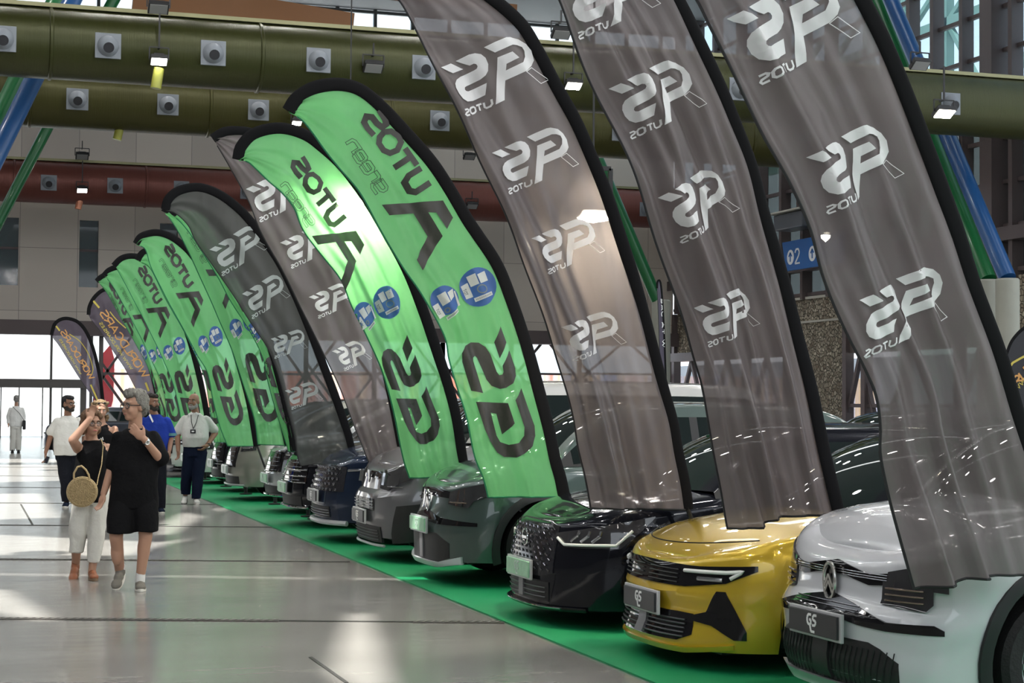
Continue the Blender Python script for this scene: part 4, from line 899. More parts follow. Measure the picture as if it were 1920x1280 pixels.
class Flag:
    def __init__(f,name,label,Y,pole,edge,cloth,sw=.05,amp=.03,seed=1,group='feather flags along the car row',base=None,bottom=None,slant=0,hem=None,N=120,M=44,folds=5,pole_to=None):
        f.Y=Y; rng=random.Random(seed); N_=N
        f.root=thing(name,(0,Y,0),label=label,cat='flag',group=group)
        Pp=spline(pole,N+1); Ep=spline(edge,N+1); w=lambda p: atY(p[0],p[1],Y)
        f.P=np.array([tuple(w(p)) for p in Pp]); f.E=np.array([tuple(w(p)) for p in Ep]); f.N=N
        f.ph=[(rng.uniform(.8,1.2)*folds*(.5+i*.55),rng.uniform(0,6.3),rng.uniform(-5,5),rng.uniform(.5,1)/(1+.5*i)) for i in range(4)]; f.amp=amp
        f.diag=[(rng.uniform(3,6),rng.uniform(-4,4),rng.uniform(0,6)) for _ in range(3)]
        L=f.P[-1]-f.E[-1]; width=math.hypot(L[0],L[2]); f.width=width
        f.bot=bottom
        rows=[]
        for i in range(N+1):
            t=i/N; rows.append([f.pt(j/M,t) for j in range(M+1)])
        f.rows=rows
        sail=MB().grid(rows).build('sail',cloth,f.root,angle=180); f.sail=sail
        for o in (sail,): o.location=(0,-Y,0)
        # sleeve around the pole and hem along the free edge and foot
        pts=[Vector(tuple(p)) for p in f.P]
        s=MB().tube(pts,sw,12,flat=(.35,1)).build('pole_sleeve',sleeve,f.root); s.location=(0,-Y,0)
        h=MB().tube([Vector(r[0]) for r in rows[2:]],.007,6); h.tube([Vector(p) for p in rows[-1]],.007,6); h=h.build('hem',hem or hemm,f.root); h.location=(0,-Y,0)
        # pole below the sail and foot
        a=pts[-1]; d=(pts[-1]-pts[-8]).normalized(); 
        if pole_to: g=Vector((pole_to[0],Y,0)); 
        else:
            g=a+d*(a.z/-d.z) if d.z<-.2 else Vector((a.x,Y,0)); 
            g.x=a.x+min(.5,max(.3,g.x-a.x))
        g.z=.03
        p_=MB().tube([a-d*.02,(a*.55+g*.45)+Vector((.02,0,0)),g],.017,10).build('pole',polem,f.root); p_.location=(0,-Y,0)
        b=MB(); 
        b.lathe([(0,.014),(.11,.014),(.11,.03),(.03,.04),(.03,.16),(.0,.16)],'Z',(g.x,Y,0),14); b=b.build('base',polem,f.root); b.location=(0,-Y,0)
    def disp(f,u,t):
        k=math.sin(math.pi*min(1,max(0,1-u))/2)**.7
        am=f.amp*(.25+.9*t)*k; s=0
        for fr,ph,dr,a in f.ph: s+=a*math.sin(fr*u*2*math.pi*.55+ph+dr*t)
        s2=0
        for a,b,c in f.diag: s2+=math.sin(a*u*3+b*t*9+c)
        return am*(abs(s)**1.0*(1 if s>0 else -1))*.8+f.amp*.22*s2*k*(1-.5*t)
    def pt(f,u,t):
        i=min(f.N-1,int(t*f.N)); fr=t*f.N-i
        p=f.P[i]*(1-fr)+f.P[i+1]*fr; e=f.E[i]*(1-fr)+f.E[i+1]*fr
        q=e*(1-u)+p*u
        z=q[2]
        if f.bot: 
            z+=interp(u,f.bot)*sm((t-.85)/.15)
        return Vector((q[0],f.Y+f.disp(u,t),z))
    def inv(f,x,z):
        def side(i):
            e=f.E[i]; p=f.P[i]; return (p[0]-e[0])*(z-e[2])-(p[2]-e[2])*(x-e[0])
        lo,hi=0,f.N; s0=side(lo) if f.N else 0
        sh=side(hi)
        # point above bottom row & below top row : find sign change
        for _ in range(7):
            if hi-lo<=1: break
            mid=(lo+hi)//2
            if side(mid)*sh>0: hi=mid
            else: lo=mid
        a,b=abs(side(lo)),abs(side(hi)); fr=a/(a+b+1e-12) if side(lo)*side(hi)<0 else (0 if a<b else 1)
        t=(lo+fr)/f.N; i=min(f.N-1,int(t*f.N)); k=t*f.N-i
        p=f.P[i]*(1-k)+f.P[i+1]*k; e=f.E[i]*(1-k)+f.E[i+1]*k; d=p-e; u=((x-e[0])*d[0]+(z-e[2])*d[2])/(d[0]**2+d[2]**2); return u,t
    def mapv(f,V,off):
        out=[]
        for x,y in V:
            q=atY(x,y,f.Y); u,t=f.inv(q.x,q.z)
            uu=max(.0,min(1.0,u)); out.append((q.x,f.disp(uu,t)-off+(0),q.z,u))
        return out
    def art(f,name,m,polys=(),strokes=(),w=2,off=.012,parent=None,step=None,closed=False):
        sc=FPX/f.Y; step=step or .028*sc; mb=MB()
        for p in polys:
            V,F_=fine(None,p,step); Q=f.mapv(V,off); F_=[g for g in F_ if all(-.02<Q[i][3]<1.03 for i in g)]; mb.add([q[:3] for q in Q],F_)
        for s in strokes:
            V,F_=stroke_quads(s,w,step,closed); Q=f.mapv(V,off); F_=[g for g in F_ if all(-.02<Q[i][3]<1.03 for i in g)]; mb.add([q[:3] for q in Q],F_)
        if not mb.f: return None
        me=bpy.data.meshes.new(name); me.from_pydata(mb.v,[],mb.f); me.materials.append(m); o=bpy.data.objects.new(name,me); COL.objects.link(o); o.parent=parent or f.root
        for p in me.polygons: p.use_smooth=True
        return o
    def gs(f,t1,t2,t3,m):
        A=affine((T1,T2,T3),(t1,t2,t3)); k=math.dist(t1,t2)/1456
        o=f.art('printed_logo',m,[[A(p) for p in q] for q in (GS_S,GS_D,GS_P)])
        f.art('logo_outline',m,(),[[A(p) for p in GS_O]],w=9*k,parent=o,closed=True)
        f.art('logo_lettering',m,(),[[A(p) for p in q] for q in GS_T],w=25*k,parent=o)
# --- taupe flags, from the right
def t2(t1,t3): # third point from the standard logo proportions
    return (t1[0]+(t3[0]-t1[0])*1.96, t1[1]+ (t3[1]-t1[1])*.32)
FL={}
FL['R']=Flag('feather_flag','taupe feather flag with white logos, nearest to the camera over the white car',7.06,
 [(1040,-330),(1075,-430),(1170,-480),(1290,-440),(1400,-330),(1500,-200),(1560,-100),(1618,0),(1682,134),(1783,400),(1825,531),(1874,663),(1915,800),(1960,950),(2000,1075)],
 [(1042,-322),(1100,-280),(1180,-190),(1250,-90),(1300,0),(1327,62),(1381,168),(1424,255),(1468,336),(1512,430),(1541,518),(1584,616),(1623,695),(1643,744),(1653,800),(1656,850),(1676,927),(1697,998),(1717,1065),(1730,1107)],brown,.042,.075,3,bottom=[(0,0),(.3,.035),(1,0)],folds=6)
for a,b,c_ in (((1363,35.3),(1606,63.8),(1495,126)),((1509.5,295.7),(1691.6,326),(1604.3,375.7)),((1603.3,563.4),(1780,593.6),(1676.5,645)),((1215,-215),(1465,-190),(1345,-125))): FL['R'].gs(a,b,c_,pwhite)
FL['A']=Flag('feather_flag','taupe feather flag with white logos hanging over the yellow car bonnet',9.33,
 [(850,-215),(875,-262),(940,-290),(1030,-268),(1110,-205),(1170,-140),(1225,-75),(1272,0),(1312,80),(1350,161),(1377,228),(1408,309),(1432,400),(1468,521),(1495,628),(1522,732),(1545,843),(1573,962)],
 [(853,-208),(900,-180),(960,-120),(1000,-70),(1038,0),(1073,77),(1127,198),(1184,323),(1225,430),(1278,564),(1310,665),(1330,726),(1347,810),(1357,860),(1372,924),(1386,994)],brown,.042,.085,5,bottom=[(0,0),(.18,0),(.28,.03),(.38,.035),(1,0)],folds=7)
for a,b,c_ in (((1146.4,164),(1320,196),(1239.8,236.9)),((1238.8,369.3),(1382.5,391.5),(1318.6,433.8)),((1308.6,576.2),(1426.2,606.4),(1368,635.7)),((1052,-24),(1238,6.7),(1144,50.4))): FL['A'].gs(a,b,c_,pwhite)
FL['B']=Flag('feather_flag','taupe feather flag with white logos in front of the black crossover, third from the right',11.4,
 [(682,-12),(693,-45),(735,-68),(790,-68),(840,-50),(885,-28),(927,0),(976,44),(1006,91),(1043,161),(1080,228),(1110,296),(1137,363),(1159,430),(1191,531),(1218,632),(1242,725),(1260,790),(1270,847),(1282,903),(1289,955)],
 [(686,-10),(715,-35),(749,0),(781,64),(828,158),(872,249),(919,346),(956,430),(993,531),(1026,618),(1057,709),(1075,775),(1088,840),(1101,890),(1113,953)],brown,.048,.075,8,folds=6)
for a,b,c_ in (((824.2,127.8),(1027.9,150),(928,196.7)),((920.6,287.3),(1084.2,307.5),(1001.2,345.4)),((996.2,446.8),(1130.6,470.3),(1065,499.6)),((1051.6,613.1),(1171.6,641.7),(1110.4,665.2))): FL['B'].gs(a,b,c_,pwhite)
FL['E']=Flag('feather_flag','taupe feather flag half hidden behind two green flags at the centre left',18.7,
 [(399,260),(420,247),(447,245),(475,250),(520,272),(560,310),(605,375),(650,470),(690,570),(718,670),(742,780),(758,864)],
 [(402,263),(433,316),(464,373),(487,430),(524,497),(558,564),(587,622),(615,680),(640,736),(667,808),(690,867)],brown,.05,.05,12,folds=5)
for a,c_ in (((460.4,354.6),(524.3,400)),((524.3,455.2),(576.3,490.5)),((578,557),(623.4,586.3))): FL['E'].gs(a,(a[0]+(c_[0]-a[0])*1.96,a[1]+(c_[1]-a[1])*.3),c_,pwhite)
FL['E'].gs((621.7,658.5),(696.5,671.3),(665.2,687),pwhite)
FL['G']=Flag('feather_flag','dark grey feather flag with pale logos beside the green flags at the centre left',21.25,
 [(310,393),(316,373),(336,357),(370,351),(403,360),(437,382),(470,415),(517,480),(544,531),(564,575),(585,628),(605,682),(622,726),(636,765),(651,812),(662,862)],
 [(312,395),(329,400),(353,423),(366,450),(393,490),(437,554),(470,605),(504,658),(524,712),(538,766),(551,816),(557,856),(563,873)],darkc,.055,.045,14,folds=4)
for a,b,c_ in (((391.5,468.6),(503,463.6),(448.6,498.9)),((453.7,551),(543.4,554.3),(499,582.9)),((507.4,635),(576.3,651.1),(537,665.2)),((532.6,732.4),(604.8,747.5),(567.9,761))): FL['G'].gs(a,b,c_,pgwhite)
# --- green flags
ce=lambda x,y:(640+x/3.766,180+y/3.766); cf=lambda x,y:(840+x/4.265,580+y/4.265); cg=lambda x,y:(790+x/10.67,490+y/10.67)
BIGA=[ce(*p) for p in ((285,768),(715,738),(785,860),(740,940),(665,825),(608,823),(710,990),(570,1232),(528,1158),(612,990),(512,828),(338,843))]
SDI=[cf(*p) for p in ((415,135),(462,262),(410,392),(365,262))]
SBO=[cf(*p) for p in ((485,325),(535,470),(538,530),(510,590),(460,625),(410,635),(350,610),(310,560),(235,385),(220,370),(205,385),(203,410),(285,668),(190,650),(115,420),(108,350),(130,290),(190,262),(250,265),(300,300),(335,355),(385,500),(405,525),(430,520),(440,500),(432,450))]
PBO=[cf(*p) for p in ((225,737),(470,748),(523,910),(445,1000),(398,835),(352,825),(400,1010),(430,1060),(490,1082),(560,1065),(598,1010),(598,940),(527,725),(585,628),(690,930),(695,1010),(670,1090),(610,1150),(540,1183),(460,1180),(400,1145),(330,1050),(290,960))]
LET=[([(265,100),(305,165),(315,200),(285,222),(250,195),(215,150),(175,145),(160,185),(185,230),(228,278)],0),([(300,255),(350,250),(400,285),(420,325),(390,385),(340,405),(295,385),(262,335),(270,290)],1),([(447,370),(530,490)],0),([(370,508),(487,430)],0),([(560,510),(470,565),(445,610),(480,670),(520,680),(625,612)],0)]
def circ(cx,cy,rx,ry,n=28): return [(cx+rx*math.cos(q),cy+ry*math.sin(q)) for q in np.linspace(0,2*math.pi,n+1)[:-1]]
def outline(path,w):
    V,_=stroke_quads(path,w,1e9); L_=V[0::3]; R_=V[2::3]; return L_+R_[::-1]
SRC=((541,208),(1058,931),(915,932))
def green_art(f,dst,detail=2):
    A=affine(SRC,dst); k=math.dist(dst[0],dst[1])/math.dist(SRC[0],SRC[1]); T=lambda P:[A(p) for p in P]
    o=f.art('printed_lettering',pgrey,(),[T([ce(*p) for p in q]) for q,cl in LET if not cl],w=11.5*k)
    f.art('printed_letter',pgrey,(),[T([ce(*p) for p in q]) for q,cl in LET if cl],w=11*k,closed=True,parent=o)
    f.art('printed_initial',pgrey,[T(BIGA)]); 
    l=f.art('printed_logo',pgrey,[T(SBO),T(SDI)]); f.art('logo_initial',pgrey,[T(PBO)],parent=l)
    if detail:
        # outlined word along the pole
        ex=(-15.4,-20.5); ey=(17*.86,-17*.5)
        ss=text_strokes('green',(712,362),(-15.0,-21.5),(14.5,-8.5),.12)
        f.art('outlined_word',mat('print_outline',(.05,.09,.06),.7),(),[T(outline(s,5.4)) for s in ss],w=1.25*k,closed=True,off=.013)
    for (cx,cy,rx,ry,o2) in ((896,538,34,37,0),(833.5,563,27,28,1)):
        d=f.art('printed_disc',pblue,[T(circ(cx,cy,rx,ry))],off=.012)
        if not d: continue
        q=(lambda x,y:(790+x/10.67,490+y/10.67))
        if o2==0: rects=[[(890,315),(1050,240),(1135,445),(985,515)],[(1090,265),(1250,190),(1325,380),(1165,440)],[(795,505),(920,430),(1035,710),(905,760)],[(1045,740),(1400,595),(1425,665),(1075,815)]]; ring=circ(1200,550,95,80,16)
        else: rects=[[(305,690),(455,600),(560,800),(430,895)],[(505,625),(620,545),(650,700),(575,790)],[(215,900),(340,830),(490,1080),(360,1155)],[(500,1120),(720,940),(745,1000),(535,1185)],[(640,600),(665,585),(780,870),(740,895)]]; ring=circ(515,975,40,45,14)
        f.art('printed_panels',ppaper,[T([q(*p) for p in r]) for r in rects],off=.017,parent=d)
        if detail: 
            f.art('printed_ring',mat('print_ring',(.16,.2,.22),.7),(),[T([q(*p) for p in ring])],w=2.2*k,closed=True,off=.017,parent=d)
            if o2==0: tx=text_strokes('TDT',(868+0,0),(1,0),(0,1)); base=[(875,480),(945,650)]
            org=(885,690) if o2==0 else (335,1085); 
            tt=text_strokes('TDT',q(*org),(-3.6*.45,-3.6*1.05),(5.2,-2.6),.25)
            f.art('printed_code',mat('print_ring'),(),[T(s) for s in tt],w=1.0*k,off=.021,parent=d)
            # bar strip lines
            a,b,c_,e=[Vector(q(*p)) for p in rects[3]]
            st=[[tuple(a.lerp(b,(i+.5)/17).lerp(e.lerp(c_,(i+.5)/17),.25)),tuple(a.lerp(b,(i+.5)/17).lerp(e.lerp(c_,(i+.5)/17),.75))] for i in range(1,16)]
            f.art('printed_bars',mat('print_ring'),(),[T(s) for s in st],w=.9*k,off=.021,parent=d)
def gflag(key,label,Y,pole,edge,detail,seed,sw=.055,folds=5,dst=None,**k):
    f=Flag('feather_flag',label,Y,pole,edge,green,sw,.05,seed,folds=folds,hem=hemg,**k); FL[key]=f
    green_art(f,dst or (pole[0],pole[-1],edge[-1]),detail); return f
gflag('C','large green feather flag with dark lettering, nearest and tallest of the green ones',13.8,
 [(541,208),(556,185),(588,165),(632,158),(674,168),(717,202),(764,252),(808,302),(842,353),(877,413),(895,440),(932,497),(959,564),(986,645),(1006,716),(1026,793),(1040,860),(1050,894),(1058,931)],
 [(544,213),(564,225),(585,249),(605,275),(640,319),(674,363),(712,430),(751,497),(791,554),(832,628),(842,675),(858,732),(875,786),(890,855),(905,894),(915,932)],2,21)
gflag('D','green feather flag with dark lettering, just left of the largest green one',16.4,
 [(446,299),(452,275),(477,250),(524,240),(571,252),(605,277),(645,315),(685,368),(725,435),(764,507),(791,575),(815,645),(838,716),(855,783),(865,850),(872,892)],
 [(449,301),(464,303),(480,316),(504,339),(528,360),(551,390),(568,430),(605,480),(640,526),(660,575),(690,638),(717,699),(741,783),(758,860),(770,896)],2,22)
gflag('H2','green feather flag mostly hidden behind the dark grey flag, thin strip showing',23.7,
 [(322,402),(332,392),(350,386),(378,392),(412,425),(442,475),(472,545),(502,630),(527,720),(545,800),(552,846)],
 [(324,404),(340,418),(365,450),(408,517),(433,564),(470,622),(494,672),(504,719),(524,790),(541,846)][:10],1,23,folds=4,dst=((322,402),(600,846),(530,846)))
gflag('H','green feather flag immediately left of the dark grey flag',24.2,
 [(309,398),(316,388),(335,382),(365,392),(400,425),(430,475),(460,545),(490,630),(515,720),(530,790),(540,835)],
 [(311,402),(331,430),(349,464),(380,531),(410,598),(437,662),(457,722),(477,783),(484,833)],1,24,folds=4,dst=((300,398),(552,836),(484,834)))
gflag('I','green feather flag with full dark lettering, fourth of the green group from the right',27.2,
 [(255,457),(265,443),(289,436),(312,440),(336,454),(362,480),(392,530),(422,600),(448,680),(468,755),(482,836)],
 [(257,460),(272,467),(282,497),(296,527),(319,571),(349,625),(370,665),(390,699),(400,749),(413,800),(427,836)],1,25,folds=4)
gflag('J','green feather flag with a small curved tip peeking behind its larger neighbour',30.2,
 [(258,488),(264,477),(275,470),(295,472),(318,490),(345,530),(372,590),(398,660),(418,740),(430,829)],
 [(260,490),(279,500),(292,521),(309,558),(336,605),(363,658),(383,709),(391,752),(401,829)],0,26,folds=4,dst=((258,488),(440,830),(385,830)))
gflag('K','light green feather flag with lettering, in the middle of the far green group',32.9,
 [(213,498),(228,484),(249,480),(272,487),(298,515),(325,560),(350,620),(370,690),(385,760),(395,826)],
 [(217,500),(232,527),(255,571),(279,618),(302,665),(323,715),(333,752),(340,790),(347,826)],1,27,folds=4)
gflag('L','green feather flag, second from the left of the far green group',35.9,
 [(195,516),(205,506),(222,501),(245,510),(272,545),(298,595),(322,655),(340,720),(352,780),(358,822)],
 [(198,519),(212,537),(235,578),(262,628),(286,679),(302,715),(312,760),(319,822)],1,28,folds=4)
gflag('M','leftmost green feather flag of the far green group, beside the dark teardrop flag',38.9,
 [(181,527),(191,518),(206,514),(226,524),(250,560),(274,610),(298,670),(316,735),(326,780),(330,818)],
 [(185,529),(202,551),(228,598),(255,645),(279,692),(296,749),(302,780),(306,818)],1,29,folds=4)
# --- purple grey teardrop flags with yellow lettering
def wc(key,label,Y,pole,edge,o,ex,ey,s2,line,bars,sw=.04,seed=40,w=3,txt='WORLDCARS',pt=None):
    f=Flag('teardrop_flag',label,Y,pole,edge,purple,sw,.02,seed,group='dark teardrop flags',folds=3,pole_to=pt); FL[key]=f
    f.art('printed_lettering',porg,(),text_strokes(txt,o,ex,ey,.16),w=w)
    f.art('printed_address',pyel,(),text_strokes('WWW.WORLDCARS.ES',*s2,.2),w=w*.45)
    if line: f.art('printed_swoosh',pyel,(),[[tuple(p) for p in spline(line,20)]],w=w*.8)
    for b in bars: f.art('printed_bar',pyel,(),[b],w=w*1.5)
    return f
wc('N','dark purple grey teardrop flag with yellow lettering beside the far green flags',42.,
 [(166,590),(168,574),(178,556),(195,543),(215,545),(235,575),(256,620),(275,670),(288,715),(298,765),(304,815)],
 [(169,597),(188,621),(215,662),(235,692),(255,729),(272,760),(290,800),(301,815)],
 (269,709),(-9.6,-14.2),(11.5,-6.6),((245,693),(-3.8,-5.6),(4.4,-2.6)),[(206,584),(212,592),(222,603),(236,615)],[[(175,564),(186,577)],[(273,717),(279,733)]],.045,41,2.4)
wc('O','smaller purple grey teardrop flag with yellow lettering at the far left',46.,
 [(97,628),(99,618),(103,607),(113,599),(128,597),(148,605),(165,628),(178,665),(188,712),(193,756),(196,800)],
 [(98,632),(111,648),(134,685),(158,722),(181,753),(190,785),(194,800)],
 (169,712),(-6.5,-10.4),(8.5,-5),((150,702),(-2.5,-4.2),(3.2,-1.8)),[(130,626),(150,640),(166,664),(174,690),(172,702)],[[(105,611),(112,620)],[(170,721),(186,757)]],.045,42,2.0)
f=Flag('teardrop_flag','black teardrop flag with yellow lettering cut by the right picture edge',26.,
 [(1886,720),(1883,690),(1888,662),(1900,635),(1925,612),(1955,610),(1985,650),(2005,720),(2010,800)],
 [(1888,722),(1895,735),(1915,760),(1945,800),(1985,860),(2008,900)][:6],mat('cloth_black',(.015,.015,.02),.6),.03,.01,43,group='dark teardrop flags',folds=3); FL['W']=f
f.art('printed_swoosh',pyel,(),[[(1890,692),(1898,680),(1912,672),(1935,660)]],w=4)
f.art('printed_lettering',porg,(),text_strokes('RLDC',(1906,724),(13,-14),(-9,-12),.15),w=3.4); f.art('printed_address',pyel,(),text_strokes('WWW.WOR',(1905,734),(7,-7.5),(-5,-6),.2),w=1.6)
# slim banner seen edge-on
f=Flag('feather_flag','narrow dark flag with white letters seen edge on between two taupe flags',30.,
 [(1232,540),(1233,528),(1237,526),(1240,540),(1243,580),(1246,640),(1248,700),(1249,760)],
 [(1232,541),(1234,580),(1236,640),(1238,700),(1239,760)],mat('cloth_indigo',(.06,.05,.08),.6),.02,.005,44,folds=2)
f.art('printed_lettering',pwhite,(),text_strokes('SAC AT W',(1239,560),(.4,11),(4,-.2),.3),w=1.6)
# ============================================================ PEOPLE
from mathutils import noise as mnoise
skinm=mat('skin',(.42,.235,.16),.55,noise=.08,nscale=6); skint=mat('skin_tan',(.27,.14,.09),.5,noise=.08,nscale=6)
def remesh(mb,name,m,parent,voxel=.009,smooth=2,wr=0,wfreq=9,stretch=(1,1,.5)):
    me=mb.mesh('tmp'); o=bpy.data.objects.new('tmp',me); COL.objects.link(o)
    r=o.modifiers.new('r','REMESH'); r.mode='VOXEL'; r.voxel_size=voxel; r.use_smooth_shade=True
    if smooth: s=o.modifiers.new('s','SMOOTH'); s.factor=.5; s.iterations=smooth
    dg=bpy.context.evaluated_depsgraph_get(); m2=bpy.data.meshes.new_from_object(o.evaluated_get(dg)); bpy.data.objects.remove(o)
    if wr:
        m2.calc_loop_triangles() if False else None
        for v in m2.vertices:
            p=v.co; n=mnoise.noise(Vector((p.x*wfreq*stretch[0],p.y*wfreq*stretch[1],p.z*wfreq*stretch[2]))); n2=mnoise.noise(Vector((p.x*wfreq*2.3+7,p.y*wfreq*2,p.z*wfreq*1.1)))
            v.co=p+v.normal*(wr*(n+.5*n2))
    m2.materials.clear(); m2.materials.append(m)
    for p in m2.polygons: p.use_smooth=True
    q=bpy.data.objects.new(name,m2); COL.objects.link(q); q.parent=parent; return q
def limb(mb,pts,rs,n=14):
    for p,r in zip(pts,rs): mb.ball(p,r,n)
    for (a,b),(r0,r1) in zip(zip(pts,pts[1:]),zip(rs,rs[1:])): mb.tube([a,b],[r0,r1],n)
def rings(mb,rs,n=24):
    "rs: (z,cx,cy,rx,ry)"
    rows=[[Vector((cx+rx*math.copysign(abs(math.cos(2*math.pi*k/n))**.85,math.cos(2*math.pi*k/n)),cy+ry*math.copysign(abs(math.sin(2*math.pi*k/n))**.9,math.sin(2*math.pi*k/n)),z)) for k in range(n)] for z,cx,cy,rx,ry in rs]
    mb.grid(rows,True); m=len(mb.v); mb.f.append(tuple(range(m-n*len(rs),m-n*len(rs)+n))[::-1]); mb.f.append(tuple(range(m-n,m)))
def hand(mb,w,d,side,curl=.5,k=1.0,n=8):
    "w wrist, d direction of fingers, side: direction of the thumb"
    d=Vector(d).normalized(); s=Vector(side); s=(s-d*s.dot(d)).normalized(); nn=d.cross(s); w=Vector(w)
    Rm=Matrix((s,nn,d)).transposed(); mb.ball(w+d*.045*k,(.043*k,.019*k,.052*k),12,Rm)
    for i,(off,L) in enumerate(((.03,.072),(.010,.08),(-.010,.074),(-.029,.06))):
        a=w+s*off*k+d*.082*k; b=a+d*L*.5*k+nn*curl*.018*k+s*off*.15*k; c_=b+d*L*.5*k*(1-.4*curl)+nn*curl*.04*k
        limb(mb,[a,b,c_],[.0095*k,.0085*k,.007*k],n)
    a=w+s*.03*k+d*.02*k; b=a+s*.028*k+d*.032*k+nn*.01*k; c_=b+s*.008*k+d*.032*k+nn*.012*k; limb(mb,[a,b,c_],[.013*k,.011*k,.009*k],n)
def headmesh(mb,c,yaw,pitch=0,k=1.0,neck=None):
    Rm=Matrix.Rotation(yaw,3,'Z')@Matrix.Rotation(pitch,3,'X'); c=Vector(c); P=lambda x,y,z:c+Rm@Vector((x*k,y*k,z*k))
    B=lambda x,y,z,r: mb.ball(P(x,y,z),tuple(q*k for q in r),16,Rm)
    B(0,.012,.03,(.074,.092,.088)); B(0,-.02,-.03,(.062,.068,.082)); B(0,-.045,-.085,(.038,.036,.028)); B(0,-.088,-.005,(.012,.014,.024)); B(0,-.098,-.022,(.015,.014,.011))
    B(.035,-.06,-.03,(.028,.025,.03)); B(-.035,-.06,-.03,(.028,.025,.03)); B(0,-.077,-.062,(.026,.014,.014)); B(0,-.07,.035,(.055,.02,.012))
    for s in (-1,1): B(s*.076,.012,-.01,(.010,.02,.032))
    if neck: limb(mb,[P(0,.02,-.06),Vector(neck)],[.052*k,.058*k])
    return P,Rm
def face(root,P,Rm,k=1.0,eye=True,brow=(.06,.04,.03),glasses=None,gm=None,hairmask=None,beard=None,lips=(.35,.12,.09)):
    ew=mat('eye_white',(.6,.6,.58),.3); ed=mat('eye_dark',(.03,.02,.015),.2)
    for s in (-1,1):
        e=MB().ball(P(s*.031,-.073,.008),(.012*k,.008*k,.007*k),10,Rm).build('eye',ew,root); MB().ball(P(s*.031,-.080,.008),(.0055*k,.004*k,.0055*k),8,Rm).build('iris',ed,e)
        MB().tube([P(s*.014,-.085,.028),P(s*.03,-.086,.033),P(s*.048,-.075,.028)],.0045*k,6).build('eyebrow',mat('brow%d'%int(brow[0]*1000),brow,.8),root)
    MB().ball(P(0,-.090,-.058),(.022*k,.006*k,.005*k),10,Rm).build('mouth',mat('lips%d'%int(lips[0]*100),lips,.5),root)
    if glasses:
        g=MB()
        for s in (-1,1):
            g.tube([P(s*.034+.026*math.cos(q),-.094+.006*abs(math.cos(q)),.004+.019*math.sin(q)) for q in np.linspace(0,2*math.pi,17)],glasses*k,6); g.tube([P(s*.058,-.086,.012),P(s*.078,.0,.012),P(s*.078,.03,.0)],glasses*k,6)
        g.tube([P(-.010,-.097,.012),P(.010,-.097,.012)],glasses*k,6); g=g.build('glasses',gm or mat('glasses_black',(.01,.01,.012),.2),root)
        for s in (-1,1): MB().add([P(s*.034+.024*math.cos(q),-.093,.004+.017*math.sin(q)) for q in np.linspace(0,2*math.pi,17)[:-1]],[tuple(range(16))]).build('glasses_lens',glass('lens_glass',(.95,.95,.97),.07),g)
    if beard:
        m,vox=beard; b=MB(); b.ball(P(0,-.052,-.082),(.05*k,.05*k,.036*k),14,Rm); b.ball(P(.045,-.02,-.055),(.022*k,.05*k,.045*k),12,Rm); b.ball(P(-.045,-.02,-.055),(.022*k,.05*k,.045*k),12,Rm); b.tube([P(-.03,-.088,-.05),P(0,-.1,-.043),P(.03,-.088,-.05)],.008*k,6); remesh(b,'beard',m,root,vox,1,.003,60)
def hair(root,P,Rm,k,col,name,style='short'):
    m=mat(name,col,.75,noise=.5,nscale=60,bump=.8,bscale=120); b=MB(); B=lambda x,y,z,r: b.ball(P(x,y,z),tuple(q*k for q in r),16,Rm)
    if style=='short':
        B(0,.035,.055,(.084,.085,.078)); B(0,.06,.0,(.076,.05,.075)); B(0,-.03,.092,(.066,.05,.034)); B(0,-.055,.085,(.05,.03,.025)); remesh(b,'hair',m,root,.008,1,.012,45)
    elif style=='grey_wavy':
        B(0,.035,.06,(.088,.09,.088)); B(0,.072,.0,(.078,.05,.085)); B(0,-.03,.108,(.07,.055,.042)); B(.01,-.062,.098,(.052,.03,.03)); B(.078,.03,.02,(.014,.035,.04)); B(-.078,.03,.02,(.014,.035,.04)); remesh(b,'hair',m,root,.008,1,.016,40)
    elif style=='bob':
        B(0,.035,.055,(.094,.095,.088)); B(.068,.03,-.03,(.034,.07,.085)); B(-.068,.03,-.03,(.034,.07,.085)); B(0,.085,-.02,(.075,.045,.09)); B(0,-.03,.1,(.075,.055,.032)); B(.06,-.035,.07,(.03,.04,.03)); B(-.06,-.035,.07,(.03,.04,.03)); remesh(b,'hair',m,root,.008,2,.006,40)
    elif style=='curly':
        rng=random.Random(4); B(0,.035,.06,(.09,.09,.08))
        for i in range(60):
            q=rng.uniform(-.3,math.pi+.3); z=rng.uniform(-.14,.11); rr=.078+.025*rng.random(); b.ball(P(rr*math.cos(q),.02+rr*math.sin(q)*.9,z),.024*k,8)
        remesh(b,'hair',m,root,.009,1,.014,50)
def shoe(root,a,d,m,sole,name='shoe',L=.27,tilt=0,w=.045,parent=None):
    "a: ankle-floor point (heel centre), d: direction of toes, tilt: heel raised"
    d=Vector(d).normalized(); s=d.cross(Vector((0,0,1))).normalized(); u=s.cross(d); a=Vector(a); Rm=Matrix((s,d,u)).transposed()
    b=MB(); b.ball(a+u*.045+d*.02,(w,.055,.045),14,Rm); b.ball(a+u*.04+d*.09,(w*.95,.07,.04),14,Rm); b.ball(a+u*.033+d*.17,(w*1.08,.068,.032),14,Rm); b.tube([a+u*.05,a+u*.10],[w*.9,w*.85],14)
    o=remesh(b,name,m,root,.007,2)
    sb=MB(); pts=[]
    for k in range(24):
        q=2*math.pi*k/24; y=.095+.145*math.sin(q); x=(w*1.08)*math.cos(q)*(1-.15*math.cos(math.pi*(y+.05)/.29)*.5); pts.append(a+s*x+d*y)
    sb.prism(pts,u*0.0,u*.026).build('shoe_sole',sole,o,bevel=.004); return o
